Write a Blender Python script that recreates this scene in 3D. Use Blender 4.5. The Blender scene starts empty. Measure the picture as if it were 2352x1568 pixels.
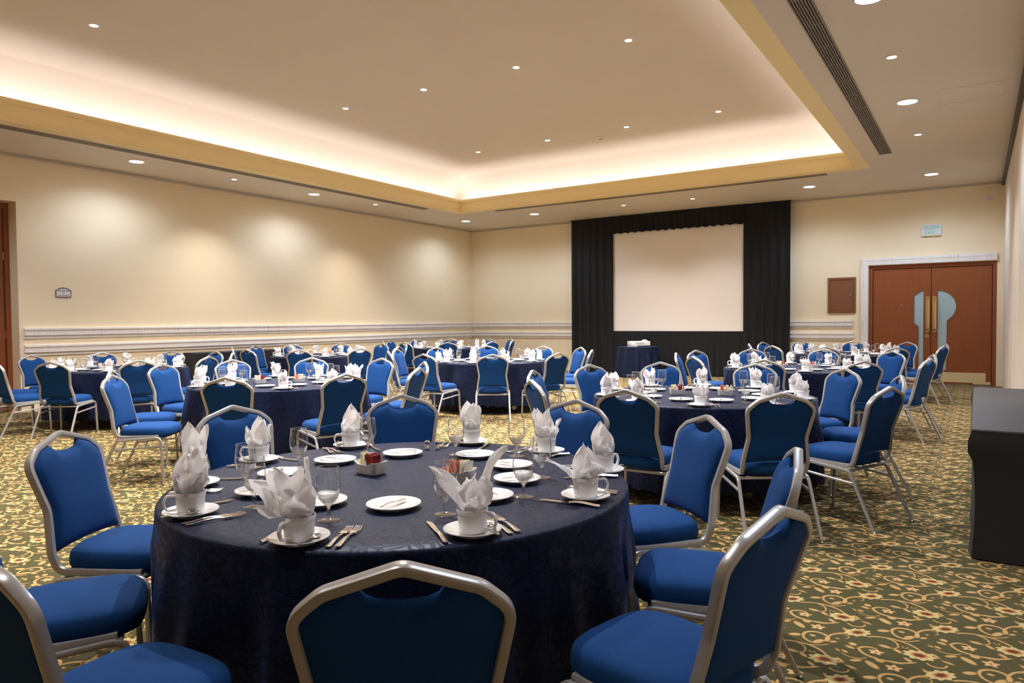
import bpy, bmesh, math, random
from mathutils import Vector, Matrix
PI = math.pi
sc = bpy.context.scene
COL = sc.collection
# ------------------------------------------------------------------ camera
F_PX, YAW, PITCH, ROLL, CH = 1627.293, .58047, -.03013, -.00792, 1.4113
_f = Vector((-math.sin(YAW) * math.cos(PITCH), math.cos(YAW) * math.cos(PITCH), math.sin(PITCH)))
_r = Vector((math.cos(YAW), math.sin(YAW), 0)); _u = _r.cross(_f)
_r2 = _r * math.cos(ROLL) + _u * math.sin(ROLL); _u2 = _u * math.cos(ROLL) - _r * math.sin(ROLL)
cam = bpy.data.cameras.new('camera'); cam.sensor_width = 36; cam.lens = F_PX / 2352 * 36
cam.clip_start = .05; cam.clip_end = 100
camo = bpy.data.objects.new('camera', cam); COL.objects.link(camo)
camo.matrix_world = Matrix(((_r2.x, _u2.x, -_f.x, 0), (_r2.y, _u2.y, -_f.y, 0), (_r2.z, _u2.z, -_f.z, CH), (0, 0, 0, 1)))
sc.camera = camo
# ------------------------------------------------------------------ world, exposure
w = bpy.data.worlds.new('world'); sc.world = w; w.use_nodes = True
w.node_tree.nodes['Background'].inputs[0].default_value = (.9, .85, .8, 1)
w.node_tree.nodes['Background'].inputs[1].default_value = .05
sc.view_settings.view_transform = 'Standard'; sc.view_settings.look = 'None'
sc.view_settings.gamma = 1; sc.view_settings.use_curve_mapping = False
sc.view_settings.exposure = 0.74
sc.cycles.use_denoising = True
sc.cycles.max_bounces = 8; sc.cycles.diffuse_bounces = 5; sc.cycles.transmission_bounces = 8; sc.cycles.transparent_max_bounces = 14
sc.cycles.adaptive_threshold = .02
sc.cycles.caustics_reflective = False; sc.cycles.caustics_refractive = False
sc.cycles.sample_clamp_indirect = 6
COOL = (.70, .83, 1.0); WARM = (1.0, .945, .90)
P_BIG, P_SMALL, P_UP, P_COVE = 135, 110, 620, 2.3      # lamp powers (W), cove in W per metre of strip
# room: X = along the back wall, Y = along the left wall; the camera stands at x=0 y=0
XW, XE, YS, YN, ZC, ZU = -12.75, .445, -4.3, 17.257, 4.102, 5.0
CX0, CX1, CY0, CY1 = -10.77, -1.85, -1.2, 14.14     # opening of the ceiling tray
def lamp(kind, name, loc, power, color, **k):
    l = bpy.data.lights.new(name, kind); l.energy = power; l.color = color
    for a, b in k.items(): setattr(l, a, b)
    o = bpy.data.objects.new(name, l); o.location = loc; COL.objects.link(o); return o
# strip lights lying in the cove behind the cornice, shining up
def cove(name, x, y, L, along, tilt):
    o = lamp('AREA', name, (x, y, 4.335), P_COVE * L, (.98, .96, 1.0), shape='RECTANGLE')
    o.data.size = L; o.data.size_y = .05; o.data.spread = PI
    if along == 'y': o.rotation_euler = (PI, 0, PI / 2)
    else: o.rotation_euler = (PI, 0, 0)
    return o
cove('cove_lamp', CX0 - .12, (CY0 + CY1) / 2, CY1 - CY0 - .1, 'y', 0)
cove('cove_lamp', CX1 + .12, (CY0 + CY1) / 2, CY1 - CY0 - .1, 'y', 0)
cove('cove_lamp', (CX0 + CX1) / 2, CY1 + .12, CX1 - CX0 - .1, 'x', 0)
cove('cove_lamp', (CX0 + CX1) / 2, CY0 - .12, CX1 - CX0 - .1, 'x', 0)

# ------------------------------------------------------------------ materials
class NT:
    def __init__(s, name):
        s.m = bpy.data.materials.new(name); s.m.use_nodes = True; s.t = s.m.node_tree
        s.b = s.t.nodes['Principled BSDF']
    def n(s, typ, **k):
        x = s.t.nodes.new(typ)
        for a, b in k.items(): setattr(x, a, b)
        return x
    def put(s, sock, v):
        if isinstance(v, bpy.types.NodeSocket): s.t.links.new(v, sock)
        elif v is not None: sock.default_value = v
    def ma(s, op, a, b=None, c=None):
        x = s.n('ShaderNodeMath', operation=op); s.put(x.inputs[0], a); s.put(x.inputs[1], b)
        if c is not None: s.put(x.inputs[2], c)
        return x.outputs[0]
    def vm(s, op, a, b=None, c=None, val=False):
        x = s.n('ShaderNodeVectorMath', operation=op); s.put(x.inputs[0], a); s.put(x.inputs[1], b)
        if c is not None: s.put(x.inputs[2], c)
        return x.outputs[1] if val else x.outputs[0]
    def mix(s, f, a, b):
        x = s.n('ShaderNodeMix', data_type='RGBA'); s.put(x.inputs[0], f)
        for i, v in ((6, a), (7, b)):
            if isinstance(v, tuple) and len(v) == 3: v = (*v, 1)
            s.put(x.inputs[i], v)
        return x.outputs[2]
    def ss(s, v, lo, hi, a=0., b=1.):
        x = s.n('ShaderNodeMapRange', interpolation_type='SMOOTHSTEP'); s.put(x.inputs[0], v)
        for i, q in enumerate((lo, hi, a, b)): x.inputs[i + 1].default_value = q
        return x.outputs[0]
    def obj(s): return s.n('ShaderNodeTexCoord').outputs['Object']
    def geo(s): return s.n('ShaderNodeNewGeometry').outputs['Position']
    def noise(s, vec, scale, detail=3, rough=.5, dist=0.):
        x = s.n('ShaderNodeTexNoise'); s.put(x.inputs['Vector'], vec); x.inputs['Scale'].default_value = scale
        x.inputs['Detail'].default_value = detail; x.inputs['Roughness'].default_value = rough; x.inputs['Distortion'].default_value = dist
        return x.outputs[0]
    def bump(s, h, strength=.3, dist=.01):
        x = s.n('ShaderNodeBump'); s.put(x.inputs['Height'], h); x.inputs['Strength'].default_value = strength; x.inputs['Distance'].default_value = dist
        s.t.links.new(x.outputs[0], s.b.inputs['Normal'])
    def col(s, v):
        if isinstance(v, tuple) and len(v) == 3: v = (*v, 1)
        s.put(s.b.inputs['Base Color'], v)
    def set(s, **k):
        for a, b in k.items(): s.put(s.b.inputs[a.replace('_', ' ')], b)
def plain(name, c, rough=.5, metal=0., vary=.06, scale=30, bump=0., **k):
    t = NT(name); v = t.noise(t.obj(), scale, 3)
    t.col(t.mix(v, tuple(x * (1 - vary) for x in c), tuple(min(1, x * (1 + vary)) for x in c)))
    t.set(Roughness=rough, Metallic=metal, **k)
    if bump: t.bump(v, bump, .004)
    return t.m
M = {}
def wall_mat(name, c):
    t = NT(name); p = t.geo(); a = t.noise(p, 1.3, 4); b = t.noise(p, 90, 2)
    t.col(t.mix(a, tuple(x * .965 for x in c), tuple(x * 1.03 for x in c))); t.set(Roughness=.62)
    t.bump(t.ma('ADD', t.ma('MULTIPLY', b, .3), t.noise(p, 14, 3)), .12, .01); return t.m
M['wall'] = wall_mat('yellow_wall_paint', (.90, .77, .55))
M['cornice'] = wall_mat('yellow_cornice_paint', (.96, .78, .42))
M['ceiling'] = wall_mat('ceiling_paint', (.74, .66, .56))
M['tray'] = wall_mat('tray_ceiling_paint', (.70, .62, .54))
M['partition'] = plain('partition_vinyl', (.80, .70, .58), .6, scale=40)
M['white_trim'] = plain('white_trim_paint', (.62, .56, .50), .5)
M['black_metal'] = plain('black_metal', (.015, .015, .018), .4)
M['grille'] = plain('grille_metal', (.30, .26, .21), .5, .3)
M['grille_dark'] = plain('grille_void', (.035, .03, .025), .9)
M['brass'] = plain('brass', (.80, .60, .27), .28, 1.)
M['brass_plate'] = plain('brushed_brass_plate', (.80, .64, .36), .42, .25, scale=60)
M['steel'] = plain('steel', (.62, .62, .62), .25, 1.)
M['chrome'] = plain('silver_cutlery', (.90, .87, .83), .18, 1.)
M['frame'] = plain('champagne_painted_tube', (.43, .42, .42), .30, .45, vary=.03)
M['china'] = plain('white_porcelain', (.86, .85, .86), .12, vary=.01, Coat_Weight=.3)
M['plastic_white'] = plain('white_plastic', (.80, .78, .76), .4)
M['red'] = plain('red_paper', (.30, .022, .014), .6, vary=.3, scale=200)
M['kraft'] = plain('orange_paper', (.80, .24, .11), .6, vary=.35, scale=160)
M['paper'] = plain('white_paper', (.80, .77, .70), .7, vary=.1, scale=160)
M['yellowp'] = plain('yellow_paper', (.75, .70, .36), .7, vary=.2, scale=160)
M['black_cloth'] = plain('black_stretch_cloth', (.005, .005, .006), .8, vary=.3, scale=60, Sheen_Weight=.02)
M['black_top'] = plain('black_cloth_lit_top', (.048, .044, .049), .62, vary=.1, scale=60)  # same black cover as the skirts, overhead light on its top painted in as grey
M['rubber'] = plain('black_rubber', (.02, .02, .02), .7)
M['ink'] = plain('sign_ink', (.12, .09, .08), .6)
M['sign_face'] = plain('sign_face', (.74, .74, .76), .4)
M['sign_frame'] = plain('sign_frame', (.02, .012, .008), .4)
M['green_ink'] = plain('green_letters', (.02, .62, .38), .4)
M['exit_face'] = plain('exit_sign_face', (.74, .77, .84), .3)
M['screen'] = plain('screen_fabric', (.90, .84, .80), .9, vary=.015, scale=2)
M['glass_frost'] = plain('frosted_door_glass', (.42, .55, .58), .3, vary=.03)
M['box_paint'] = plain('brown_box_paint', (.22, .085, .035), .45)
def drape():
    t = NT('black_velvet_drape'); p = t.geo(); v = t.noise(p, 60, 2)
    t.col(t.mix(v, (.0018, .0018, .0028), (.005, .005, .007))); t.set(Roughness=.85, Sheen_Weight=.04, Sheen_Roughness=.35)
    t.put(t.b.inputs['Sheen Tint'], (.5, .55, .7, 1)); return t.m
M['drape'] = drape()
def fabric():
    t = NT('blue_chair_fabric'); p = t.obj(); wv = t.n('ShaderNodeTexWave'); t.put(wv.inputs[0], p)
    wv.bands_direction = 'DIAGONAL'; wv.inputs['Scale'].default_value = 260; wv.inputs['Distortion'].default_value = .4
    a = t.noise(p, 420, 2); b = t.noise(p, 6, 2)
    c = t.mix(a, (.0025, .027, .120), (.005, .062, .220)); c = t.mix(t.ma('MULTIPLY', wv.outputs[1], .25), c, (.002, .024, .12))
    t.col(c); t.set(Roughness=.9, Sheen_Weight=.06, Sheen_Roughness=.35)
    t.put(t.b.inputs['Sheen Tint'], (.25, .5, 1, 1)); t.put(t.b.inputs['Specular IOR Level'], .2)
    t.bump(t.ma('ADD', wv.outputs[1], a), .25, .0008); return t.m
M['fabric'] = fabric()
def napkin():
    t = NT('white_napkin_cloth'); p = t.obj(); a = t.noise(p, 500, 1); b = t.noise(p, 40, 2)
    t.col(t.mix(b, (.87, .85, .85), (.92, .90, .90))); t.set(Roughness=.85); t.put(t.b.inputs['Specular IOR Level'], .15)
    t.bump(t.ma('ADD', t.ma('MULTIPLY', a, .2), b), .25, .004)
    tl = t.n('ShaderNodeBsdfTranslucent'); t.put(tl.inputs[0], (.92, .90, .90, 1)); mx = t.n('ShaderNodeMixShader'); mx.inputs[0].default_value = .38
    t.t.links.new(t.b.outputs[0], mx.inputs[1]); t.t.links.new(tl.outputs[0], mx.inputs[2]); t.t.links.new(mx.outputs[0], t.t.nodes['Material Output'].inputs[0]); return t.m
M['napkin'] = napkin()
def damask():
    t = NT('navy_damask_cloth'); p = t.geo()
    d = t.n('ShaderNodeTexNoise'); t.put(d.inputs['Vector'], p); d.inputs['Scale'].default_value = 7; d.inputs['Detail'].default_value = 2
    q = t.vm('ADD', p, t.vm('SCALE', d.outputs[1], None)); 
    sc_ = [n for n in t.t.nodes if n.type == 'VECT_MATH' and n.operation == 'SCALE'][0]; sc_.inputs['Scale'].default_value = .16
    def vor(scale):
        v = t.n('ShaderNodeTexVoronoi', feature='DISTANCE_TO_EDGE'); t.put(v.inputs['Vector'], q); v.inputs['Scale'].default_value = scale
        return v.outputs['Distance']
    v1 = vor(7); v2 = vor(15)
    rings = t.ma('SINE', t.ma('MULTIPLY', v1, 44))
    m1 = t.ss(rings, .2, .7); m2 = t.ss(v2, .015, .05, 1, 0)
    m = t.ma('MAXIMUM', t.ma('MULTIPLY', m1, .8), m2)
    fine = t.noise(p, 260, 2)
    c = t.mix(m, (.011, .013, .036), (.004, .005, .011)); c = t.mix(t.ma('MULTIPLY', fine, .2), c, (.012, .014, .030))
    t.col(c); t.put(t.b.inputs['Roughness'], t.ss(m, 0, 1, .42, .58)); t.set(Sheen_Weight=.16, Sheen_Roughness=.25)
    t.put(t.b.inputs['Sheen Tint'], (.10, .30, 1, 1)); t.put(t.b.inputs['Specular IOR Level'], .25); t.put(t.b.inputs['Specular Tint'], (.38, .56, 1, 1))
    t.bump(t.ma('ADD', t.ma('MULTIPLY', m, .10), t.noise(p, 9, 3, .5, .6)), .20, .014); return t.m
M['damask'] = damask()
def wood(name, a, b, c):
    t = NT(name); p = t.geo(); mp = t.n('ShaderNodeMapping'); t.put(mp.inputs[0], p); mp.inputs['Scale'].default_value = (9, 9, .8)
    g = t.noise(mp.outputs[0], 6, 6, .6, .4); g2 = t.noise(mp.outputs[0], 60, 2)
    col = t.mix(g, a, b); col = t.mix(t.ma('MULTIPLY', g2, .35), col, c); t.col(col); t.set(Roughness=.38); return t.m
M['wood'] = wood('red_brown_door_wood', (.24, .062, .018), (.38, .11, .034), (.17, .042, .013))
M['wood_dark'] = wood('dark_door_wood', (.24, .065, .016), (.34, .10, .028), (.15, .04, .012))
def stone():
    t = NT('carved_limestone'); p = t.geo(); sx = t.n('ShaderNodeSeparateXYZ'); t.put(sx.inputs[0], p)
    s = t.ma('ADD', sx.outputs[0], sx.outputs[1])
    cv = t.n('ShaderNodeCombineXYZ'); t.put(cv.inputs[0], t.ma('MULTIPLY', s, 75.)); t.put(cv.inputs[1], t.ma('MULTIPLY', sx.outputs[2], 2.))
    lines = t.noise(cv.outputs[0], 1.0, 2); spk = t.noise(p, 70, 4); blot = t.noise(p, 5, 3)
    c = t.mix(blot, (.80, .75, .73), (.88, .85, .84)); c = t.mix(t.ss(spk, .64, .76), c, (.58, .50, .44))
    c = t.mix(t.ss(lines, .60, .70), c, (.62, .56, .52)); t.col(c); t.set(Roughness=.8)
    t.bump(t.ma('ADD', t.ma('MULTIPLY', lines, .3), spk), .2, .006); return t.m
M['stone'] = stone()
def glass():
    t = NT('clear_glass'); g = t.n('ShaderNodeBsdfGlass'); g.inputs['IOR'].default_value = 1.45; g.inputs['Roughness'].default_value = 0.
    t.put(g.inputs['Color'], (1, 1, 1, 1)); tr = t.n('ShaderNodeBsdfTransparent'); mx = t.n('ShaderNodeMixShader'); mx.inputs[0].default_value = .55
    t.t.links.new(tr.outputs[0], mx.inputs[1]); t.t.links.new(g.outputs[0], mx.inputs[2]); t.t.links.new(mx.outputs[0], t.t.nodes['Material Output'].inputs[0]); return t.m
def glass_thin(name, edge, gl_, base, tint):
    t = NT(name); lw = t.n('ShaderNodeLayerWeight'); lw.inputs[0].default_value = .5
    tr = t.n('ShaderNodeBsdfTransparent'); t.put(tr.inputs[0], t.mix(t.ss(lw.outputs[1], .50, .98), (.985, .99, .99), edge))
    gl = t.n('ShaderNodeBsdfGlossy'); gl.inputs['Roughness'].default_value = .04; t.put(gl.inputs[0], tint)
    mx = t.n('ShaderNodeMixShader'); t.put(mx.inputs[0], t.ma('ADD', t.ma('MULTIPLY', t.ma('POWER', lw.outputs[1], 3.), gl_), base))
    L = t.t.links.new
    L(tr.outputs[0], mx.inputs[1]); L(gl.outputs[0], mx.inputs[2]); L(mx.outputs[0], t.t.nodes['Material Output'].inputs[0]); return t.m
M['glass_bowl'] = glass_thin('thin_bowl_glass', (.62, .65, .68), .6, .035, (1, 1, 1, 1))
M['glass_foot'] = glass_thin('thin_foot_glass', (.80, .83, .86), .6, .16, (1, 1, 1, 1))
M['glass_rim'] = plain('white_rim_highlight', (.82, .82, .80), .1, 0., vary=.02, Alpha=.75)  # bright glint along the goblet rim, painted as nearly opaque white
M['glass'] = glass()
def emit(name, c, s):
    t = NT(name); e = t.n('ShaderNodeEmission'); e.inputs[0].default_value = (*c, 1); e.inputs[1].default_value = s
    t.t.links.new(e.outputs[0], t.t.nodes['Material Output'].inputs[0]); return t.m
M['led'] = emit('led_diffuser', (.88, .93, 1), 14); M['bulb'] = emit('halogen_diffuser', (1, .88, .76), 16)
def carpet():
    t = NT('floral_wool_carpet'); p = t.geo()
    PX, PY = .328, .493; O = (-.444, 3.465)
    # lattice coordinates: s along x, t along y, half drop
    p0 = t.vm('SUBTRACT', p, (O[0], O[1], 0))
    def form(cs, ct): return (cs, ct)
    s = t.vm('DOT_PRODUCT', p0, (1 / PX, 0, 0), val=True)
    q = t.vm('DOT_PRODUCT', p0, (-.5 / PX, 1 / PY, 0), val=True)
    wob = t.noise(p, 60, 1)
    cb = t.n('ShaderNodeCombineXYZ'); t.put(cb.inputs[0], s); t.put(cb.inputs[1], q); st = cb.outputs[0]
    def local(cx, cy):
        c = (cx / PX, cy / PY - .5 * cx / PX)
        v = t.vm('WRAP', st, (c[0] + .5, c[1] + .5, 9), (c[0] - .5, c[1] - .5, -9))
        return t.vm('SUBTRACT', v, (c[0], c[1], 0))
    def lin(v, a, b):   # linear form a*x+b*y in metres
        return t.vm('DOT_PRODUCT', v, (a * PX + b * PY * .5, b * PY, 0), val=True)
    ARCS = [((.0544, -.0227), (.1578, .01), (.2624, -.0612), .0052), ((.1272, .0046), (.1634, -.0184), (.1756, -.0553), .0042),
     ((.1756, -.0553), (.1631, -.0851), (.1358, -.0848), .0032), ((.2356, .0823), (.1773, .1556), (.1391, .0974), .0065),
     ((.1391, .0974), (.157, .0561), (.1927, .0367), .0055), ((.2356, .0823), (.2433, .1582), (.3057, .2169), .0055),
     ((.2464, .0567), (.1886, .0111), (.1268, .0089), .0035), ((.2465, -.1787), (.178, -.222), (.1196, -.2225), .0055),
     ((.1196, -.2225), (.057, -.1995), (.0373, -.1646), .0065), ((.0373, -.1646), (.0553, -.1357), (.0978, -.1307), .0055),
     ((.0738, -.2391), (.0409, -.264), (-.0165, -.2459), .0032), ((.288, -.1604), (.3225, -.1819), (.3569, -.1405), .0042),
     ((.2107, -.0419), (.2031, -.0598), (.1929, -.0444), .0025), ((.2699, .1847), (.3036, .1914), (.3023, .1524), .0025)]
    BL = [(.1070, .0820, .562, .0250, .0125), (.1281, -.0852, -.128, .0234, .0105), (.2078, .0625, 1.041, .0299, .0132),
     (.1020, -.2935, -.774, .0344, .0142), (.1781, -.1036, -.775, .0205, .0090), (-.0358, -.2259, -.727, .0133, .0056),
     (-.0089, -.2239, -.659, .0154, .0080), (.0409, -.2865, .636, .0237, .0096), (.2214, -.1701, -.832, .0209, .0089),
     (.1240, -.2379, -.495, .0177, .0137), (.1760, .1110, -.046, .0123, .0088), (.2626, .0923, .693, .0151, .0080),
     (.2917, .2479, -.965, .0255, .0070), (.3601, -.1126, -.386, .0228, .0071), (.2739, .1369, -.273, .0081, .0056),
     (.0037, -.1703, -.354, .0191, .0097), (.0097, -.1333, -.496, .0154, .0130), (.1779, -.2220, .074, .0288, .0085), (.3149, -.0719, -.860, .0231, .0065)]
    acc = None
    for a, b, c, wd in ARCS:
        ax, ay = a; bx, by = b; cx, cy = c
        d = 2 * (ax * (by - cy) + bx * (cy - ay) + cx * (ay - by))
        ux = ((ax * ax + ay * ay) * (by - cy) + (bx * bx + by * by) * (cy - ay) + (cx * cx + cy * cy) * (ay - by)) / d
        uy = ((ax * ax + ay * ay) * (cx - bx) + (bx * bx + by * by) * (ax - cx) + (cx * cx + cy * cy) * (bx - ax)) / d
        R = math.hypot(ax - ux, ay - uy); mx = (min(ax, bx, cx) + max(ax, bx, cx)) / 2; my = (min(ay, by, cy) + max(ay, by, cy)) / 2
        v = local(mx, my)
        cv = t.n('ShaderNodeCombineXYZ')
        t.put(cv.inputs[0], t.ma('ADD', lin(v, 1, 0), mx - ux)); t.put(cv.inputs[1], t.ma('ADD', lin(v, 0, 1), my - uy))
        sd = t.ma('SUBTRACT', t.ma('ABSOLUTE', t.ma('SUBTRACT', t.vm('LENGTH', cv.outputs[0], val=True), R)), wd * 1.14)
        nx, ny = -(cy - ay), cx - ax; L = math.hypot(nx, ny); nx /= L; ny /= L
        if (bx - ax) * nx + (by - ay) * ny < 0: nx, ny = -nx, -ny
        # half plane: keep the side of the chord that holds the middle point
        hp = t.ma('SUBTRACT', (ax - mx) * nx + (ay - my) * ny - .001, lin(v, nx, ny))
        sd = t.ma('MAXIMUM', sd, hp)
        acc = sd if acc is None else t.ma('MINIMUM', acc, sd)
    def ell(x, y, an, l, wd):
        v = local(x, y); cv = t.n('ShaderNodeCombineXYZ'); ca, sa = math.cos(an), math.sin(an)
        t.put(cv.inputs[0], lin(v, ca / l, sa / l)); t.put(cv.inputs[1], lin(v, -sa / wd, ca / wd)); return cv.outputs[0]
    for x, y, an, l, wd in BL:
        e = ell(x, y, an, l * 1.12, wd * 1.15)
        acc = t.ma('MINIMUM', acc, t.ma('MULTIPLY', t.ma('SUBTRACT', t.vm('LENGTH', e, val=True), 1.), wd))
    fuzz = t.noise(p, 420, 2); accf = t.ma('ADD', acc, t.ma('MULTIPLY', t.ma('SUBTRACT', fuzz, .5), .004))
    g = t.ss(accf, -.0015, .0015, 1, 0)
    edge = t.ss(accf, -.004, -.001)
    gold = t.mix(edge, (.50, .325, .135), (.40, .20, .05))
    bg = t.mix(fuzz, (.044, .041, .013), (.076, .068, .023))
    c = t.mix(g, bg, gold)
    for x, y, an, l, wd, pet, sh in ((.012, .002, .75, .060, .040, 9, 0), (.258, -.100, .1, .062, .046, 9, 1), (.1026, -.1621, .314, .027, .024, 5, 2), (.1784, -.277, .35, .029, .026, 5, 2)):
        e = ell(x, y, an, l, wd); se = t.n('ShaderNodeSeparateXYZ'); t.put(se.inputs[0], e)
        th = t.ma('ARCTAN2', se.outputs[1], se.outputs[0]); rr = t.vm('LENGTH', e, val=True)
        mod = t.ma('MULTIPLY_ADD', t.ma('COSINE', t.ma('MULTIPLY', th, float(pet))), .11 if pet > 5 else .26, .93)
        rn = t.ma('DIVIDE', rr, mod); rn = t.ma('ADD', rn, t.ma('MULTIPLY', t.ma('SUBTRACT', fuzz, .5), .12))
        if pet > 5:
            f = t.mix(t.ss(rn, .28, .46), (.10, .026, .009), (.47, .16, .045)); f = t.mix(t.ss(rn, .46, .66), f, (.50, .42, .19)); f = t.mix(t.ss(rn, .85, .95), f, (.60, .41, .16))
        else:
            f = t.mix(t.ss(rn, .18, .3), (.15, .045, .015), (.60, .38, .18)); f = t.mix(t.ss(rn, .8, .95), f, (.45, .22, .07))
        c = t.mix(t.ss(rn, .96, 1.03, 1, 0), c, f)
    big = t.noise(p, .8, 2); c = t.mix(t.ma('MULTIPLY', big, .18), c, (.10, .08, .03))
    t.col(c); t.set(Roughness=.95, Sheen_Weight=.1); t.put(t.b.inputs['Specular IOR Level'], .1)
    t.bump(fuzz, .5, .003); return t.m
M['carpet'] = carpet()

# ------------------------------------------------------------------ mesh helpers
def mesh(name, bm, m, smooth=35, parent=None, link=True):
    me = bpy.data.meshes.new(name); bmesh.ops.remove_doubles(bm, verts=bm.verts, dist=1e-6)
    bmesh.ops.recalc_face_normals(bm, faces=bm.faces); bm.to_mesh(me); bm.free()
    if smooth:
        for f in me.polygons: f.use_smooth = True
        me.set_sharp_from_angle(angle=math.radians(smooth))
    for mm in (m if isinstance(m, (list, tuple)) else [m]): me.materials.append(M[mm] if isinstance(mm, str) else mm)
    o = bpy.data.objects.new(name, me)
    if link: COL.objects.link(o)
    if parent: o.parent = parent
    return o
def thing(name, loc=(0, 0, 0), rz=0, label=None, cat=None, group=None):
    o = bpy.data.objects.new(name, None); o.empty_display_size = .1; COL.objects.link(o); o.location = loc; o.rotation_euler = (0, 0, rz)
    tag(o, label, cat, group); return o
def tag(o, label, cat, group=None):
    if label: o['label'] = label
    if cat: o['category'] = cat
    if group: o['group'] = group
    return o
def struct(name, bm, m, smooth=35, parent=None):
    o = mesh(name, bm, m, smooth, parent)
    if parent is None: o['kind'] = 'structure'
    return o
def dup(o, loc=None, rz=None, label=None, group=None):
    kids = KIDS.get(o.name)
    if kids is None:
        kids = KIDS[o.name] = [(c, list(c.children)) for c in o.children]
    r = o.copy(); COL.objects.link(r)
    if loc is not None: r.location = loc
    if rz is not None: r.rotation_euler = (r.rotation_euler[0], r.rotation_euler[1], rz)
    if label: r['label'] = label
    if group: r['group'] = group
    for c, gs in kids:
        d = c.copy(); COL.objects.link(d); d.parent = r
        for g in gs:
            h = g.copy(); COL.objects.link(h); h.parent = d
    return r
KIDS = {}
USED = set()
def place(o, loc, rz, label, group=None):      # the first placement moves the prototype itself
    if o.name not in USED:
        KIDS.setdefault(o.name, [(c, list(c.children)) for c in o.children])
        USED.add(o.name); o.location = loc; o.rotation_euler[2] = rz; o['label'] = label
        if group: o['group'] = group
        return o
    return dup(o, loc, rz, label, group)
def box(bm, x0, x1, y0, y1, z0, z1, bev=0, seg=2, mat=0):
    r = bmesh.ops.create_cube(bm, size=1)
    vs = r['verts']
    for v in vs: v.co = Vector(((x0 + x1) / 2 + v.co.x * (x1 - x0), (y0 + y1) / 2 + v.co.y * (y1 - y0), (z0 + z1) / 2 + v.co.z * (z1 - z0)))
    fs = {f for v in vs for f in v.link_faces}
    for f in fs: f.material_index = mat
    if bev: bmesh.ops.bevel(bm, geom=list({e for v in vs for e in v.link_edges}), offset=bev, segments=seg, affect='EDGES', profile=.5)
def BM(): return bmesh.new()
def lathe(bm, prof, n=32, cx=0, cy=0, closed=False):
    rows = []
    for r, z in prof:
        rows.append([bm.verts.new((cx + r * math.cos(2 * PI * i / n), cy + r * math.sin(2 * PI * i / n), z)) for i in range(n)] if r > 1e-6 else [bm.verts.new((cx, cy, z))])
    R = list(zip(rows, rows[1:])) + ([(rows[-1], rows[0])] if closed else [])
    for a, b in R:
        for i in range(n):
            j = (i + 1) % n
            if len(a) == 1 and len(b) == 1: continue
            if len(a) == 1: bm.faces.new((a[0], b[i], b[j]))
            elif len(b) == 1: bm.faces.new((a[i], b[0], a[j]))
            else: bm.faces.new((a[i], b[i], b[j], a[j]))
def sweep(bm, pts, sec, up=Vector((0, 0, 1)), closed=False, cap=True, scales=None):
    """sweep a 2D section (list of (a,b)) along pts with parallel transport; b axis starts near 'up'"""
    pts = [Vector(p) for p in pts]; n = len(pts); T = []
    for i in range(n):
        if closed: d = pts[(i + 1) % n] - pts[i - 1]
        else: d = pts[min(i + 1, n - 1)] - pts[max(i - 1, 0)]
        T.append(d.normalized())
    b = (up - T[0] * up.dot(T[0])).normalized(); rings = []
    for i in range(n):
        if i:
            ax = T[i - 1].cross(T[i])
            if ax.length > 1e-7: b = Matrix.Rotation(T[i - 1].angle(T[i]), 3, ax.normalized()) @ b
            b = (b - T[i] * b.dot(T[i])).normalized()
        a = T[i].cross(b); k = scales[i] if scales else 1
        # mitre: widen the section in sharp corners
        rings.append([bm.verts.new(pts[i] + a * (u * k) + b * (v * k)) for u, v in sec])
    m = len(sec)
    for i in range(n if closed else n - 1):
        A, B = rings[i], rings[(i + 1) % n]
        for j in range(m): bm.faces.new((A[j], A[(j + 1) % m], B[(j + 1) % m], B[j]))
    if cap and not closed: bm.faces.new(rings[0]); bm.faces.new(list(reversed(rings[-1])))
def rrect(w, h, r=.005, k=2):
    out = []
    for cx, cy, a0 in ((w / 2 - r, h / 2 - r, 0), (-w / 2 + r, h / 2 - r, 90), (-w / 2 + r, -h / 2 + r, 180), (w / 2 - r, -h / 2 + r, 270)):
        for i in range(k + 1):
            a = math.radians(a0 + 90 * i / k); out.append((cx + r * math.cos(a), cy + r * math.sin(a)))
    return out
def circ(r, n=8): return [(r * math.cos(2 * PI * i / n), r * math.sin(2 * PI * i / n)) for i in range(n)]
def fillet(pts, rads, k=5):
    pts = [Vector(p) for p in pts]; out = [pts[0]]
    for i in range(1, len(pts) - 1):
        p = pts[i]; a = (pts[i - 1] - p); b = (pts[i + 1] - p); r = rads[i - 1] if isinstance(rads, (list, tuple)) else rads
        la, lb = a.length, b.length; a.normalize(); b.normalize(); ang = a.angle(b)
        if ang > PI - .02 or r == 0: out.append(p); continue
        d = min(r / math.tan(ang / 2), la * .49, lb * .49)
        p0 = p + a * d; p2 = p + b * d
        for j in range(k + 1):
            s = j / k; out.append(p0 * (1 - s) ** 2 + p * 2 * s * (1 - s) + p2 * s * s)
    out.append(pts[-1]); return out
def prism(bm, pts, y0, y1, axis='y', mat=0):
    """extrude a 2D outline (a,b) ; axis y: a->x b->z ; axis x: a->y b->z ; axis z: a->x b->y"""
    def P(a, b, c): return (a, c, b) if axis == 'y' else (c, a, b) if axis == 'x' else (a, b, c)
    A = [bm.verts.new(P(a, b, y0)) for a, b in pts]; B = [bm.verts.new(P(a, b, y1)) for a, b in pts]; n = len(pts)
    fs = [bm.faces.new(A), bm.faces.new(list(reversed(B)))]
    for i in range(n): fs.append(bm.faces.new((A[i], A[(i + 1) % n], B[(i + 1) % n], B[i])))
    for f in fs: f.material_index = mat
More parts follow.
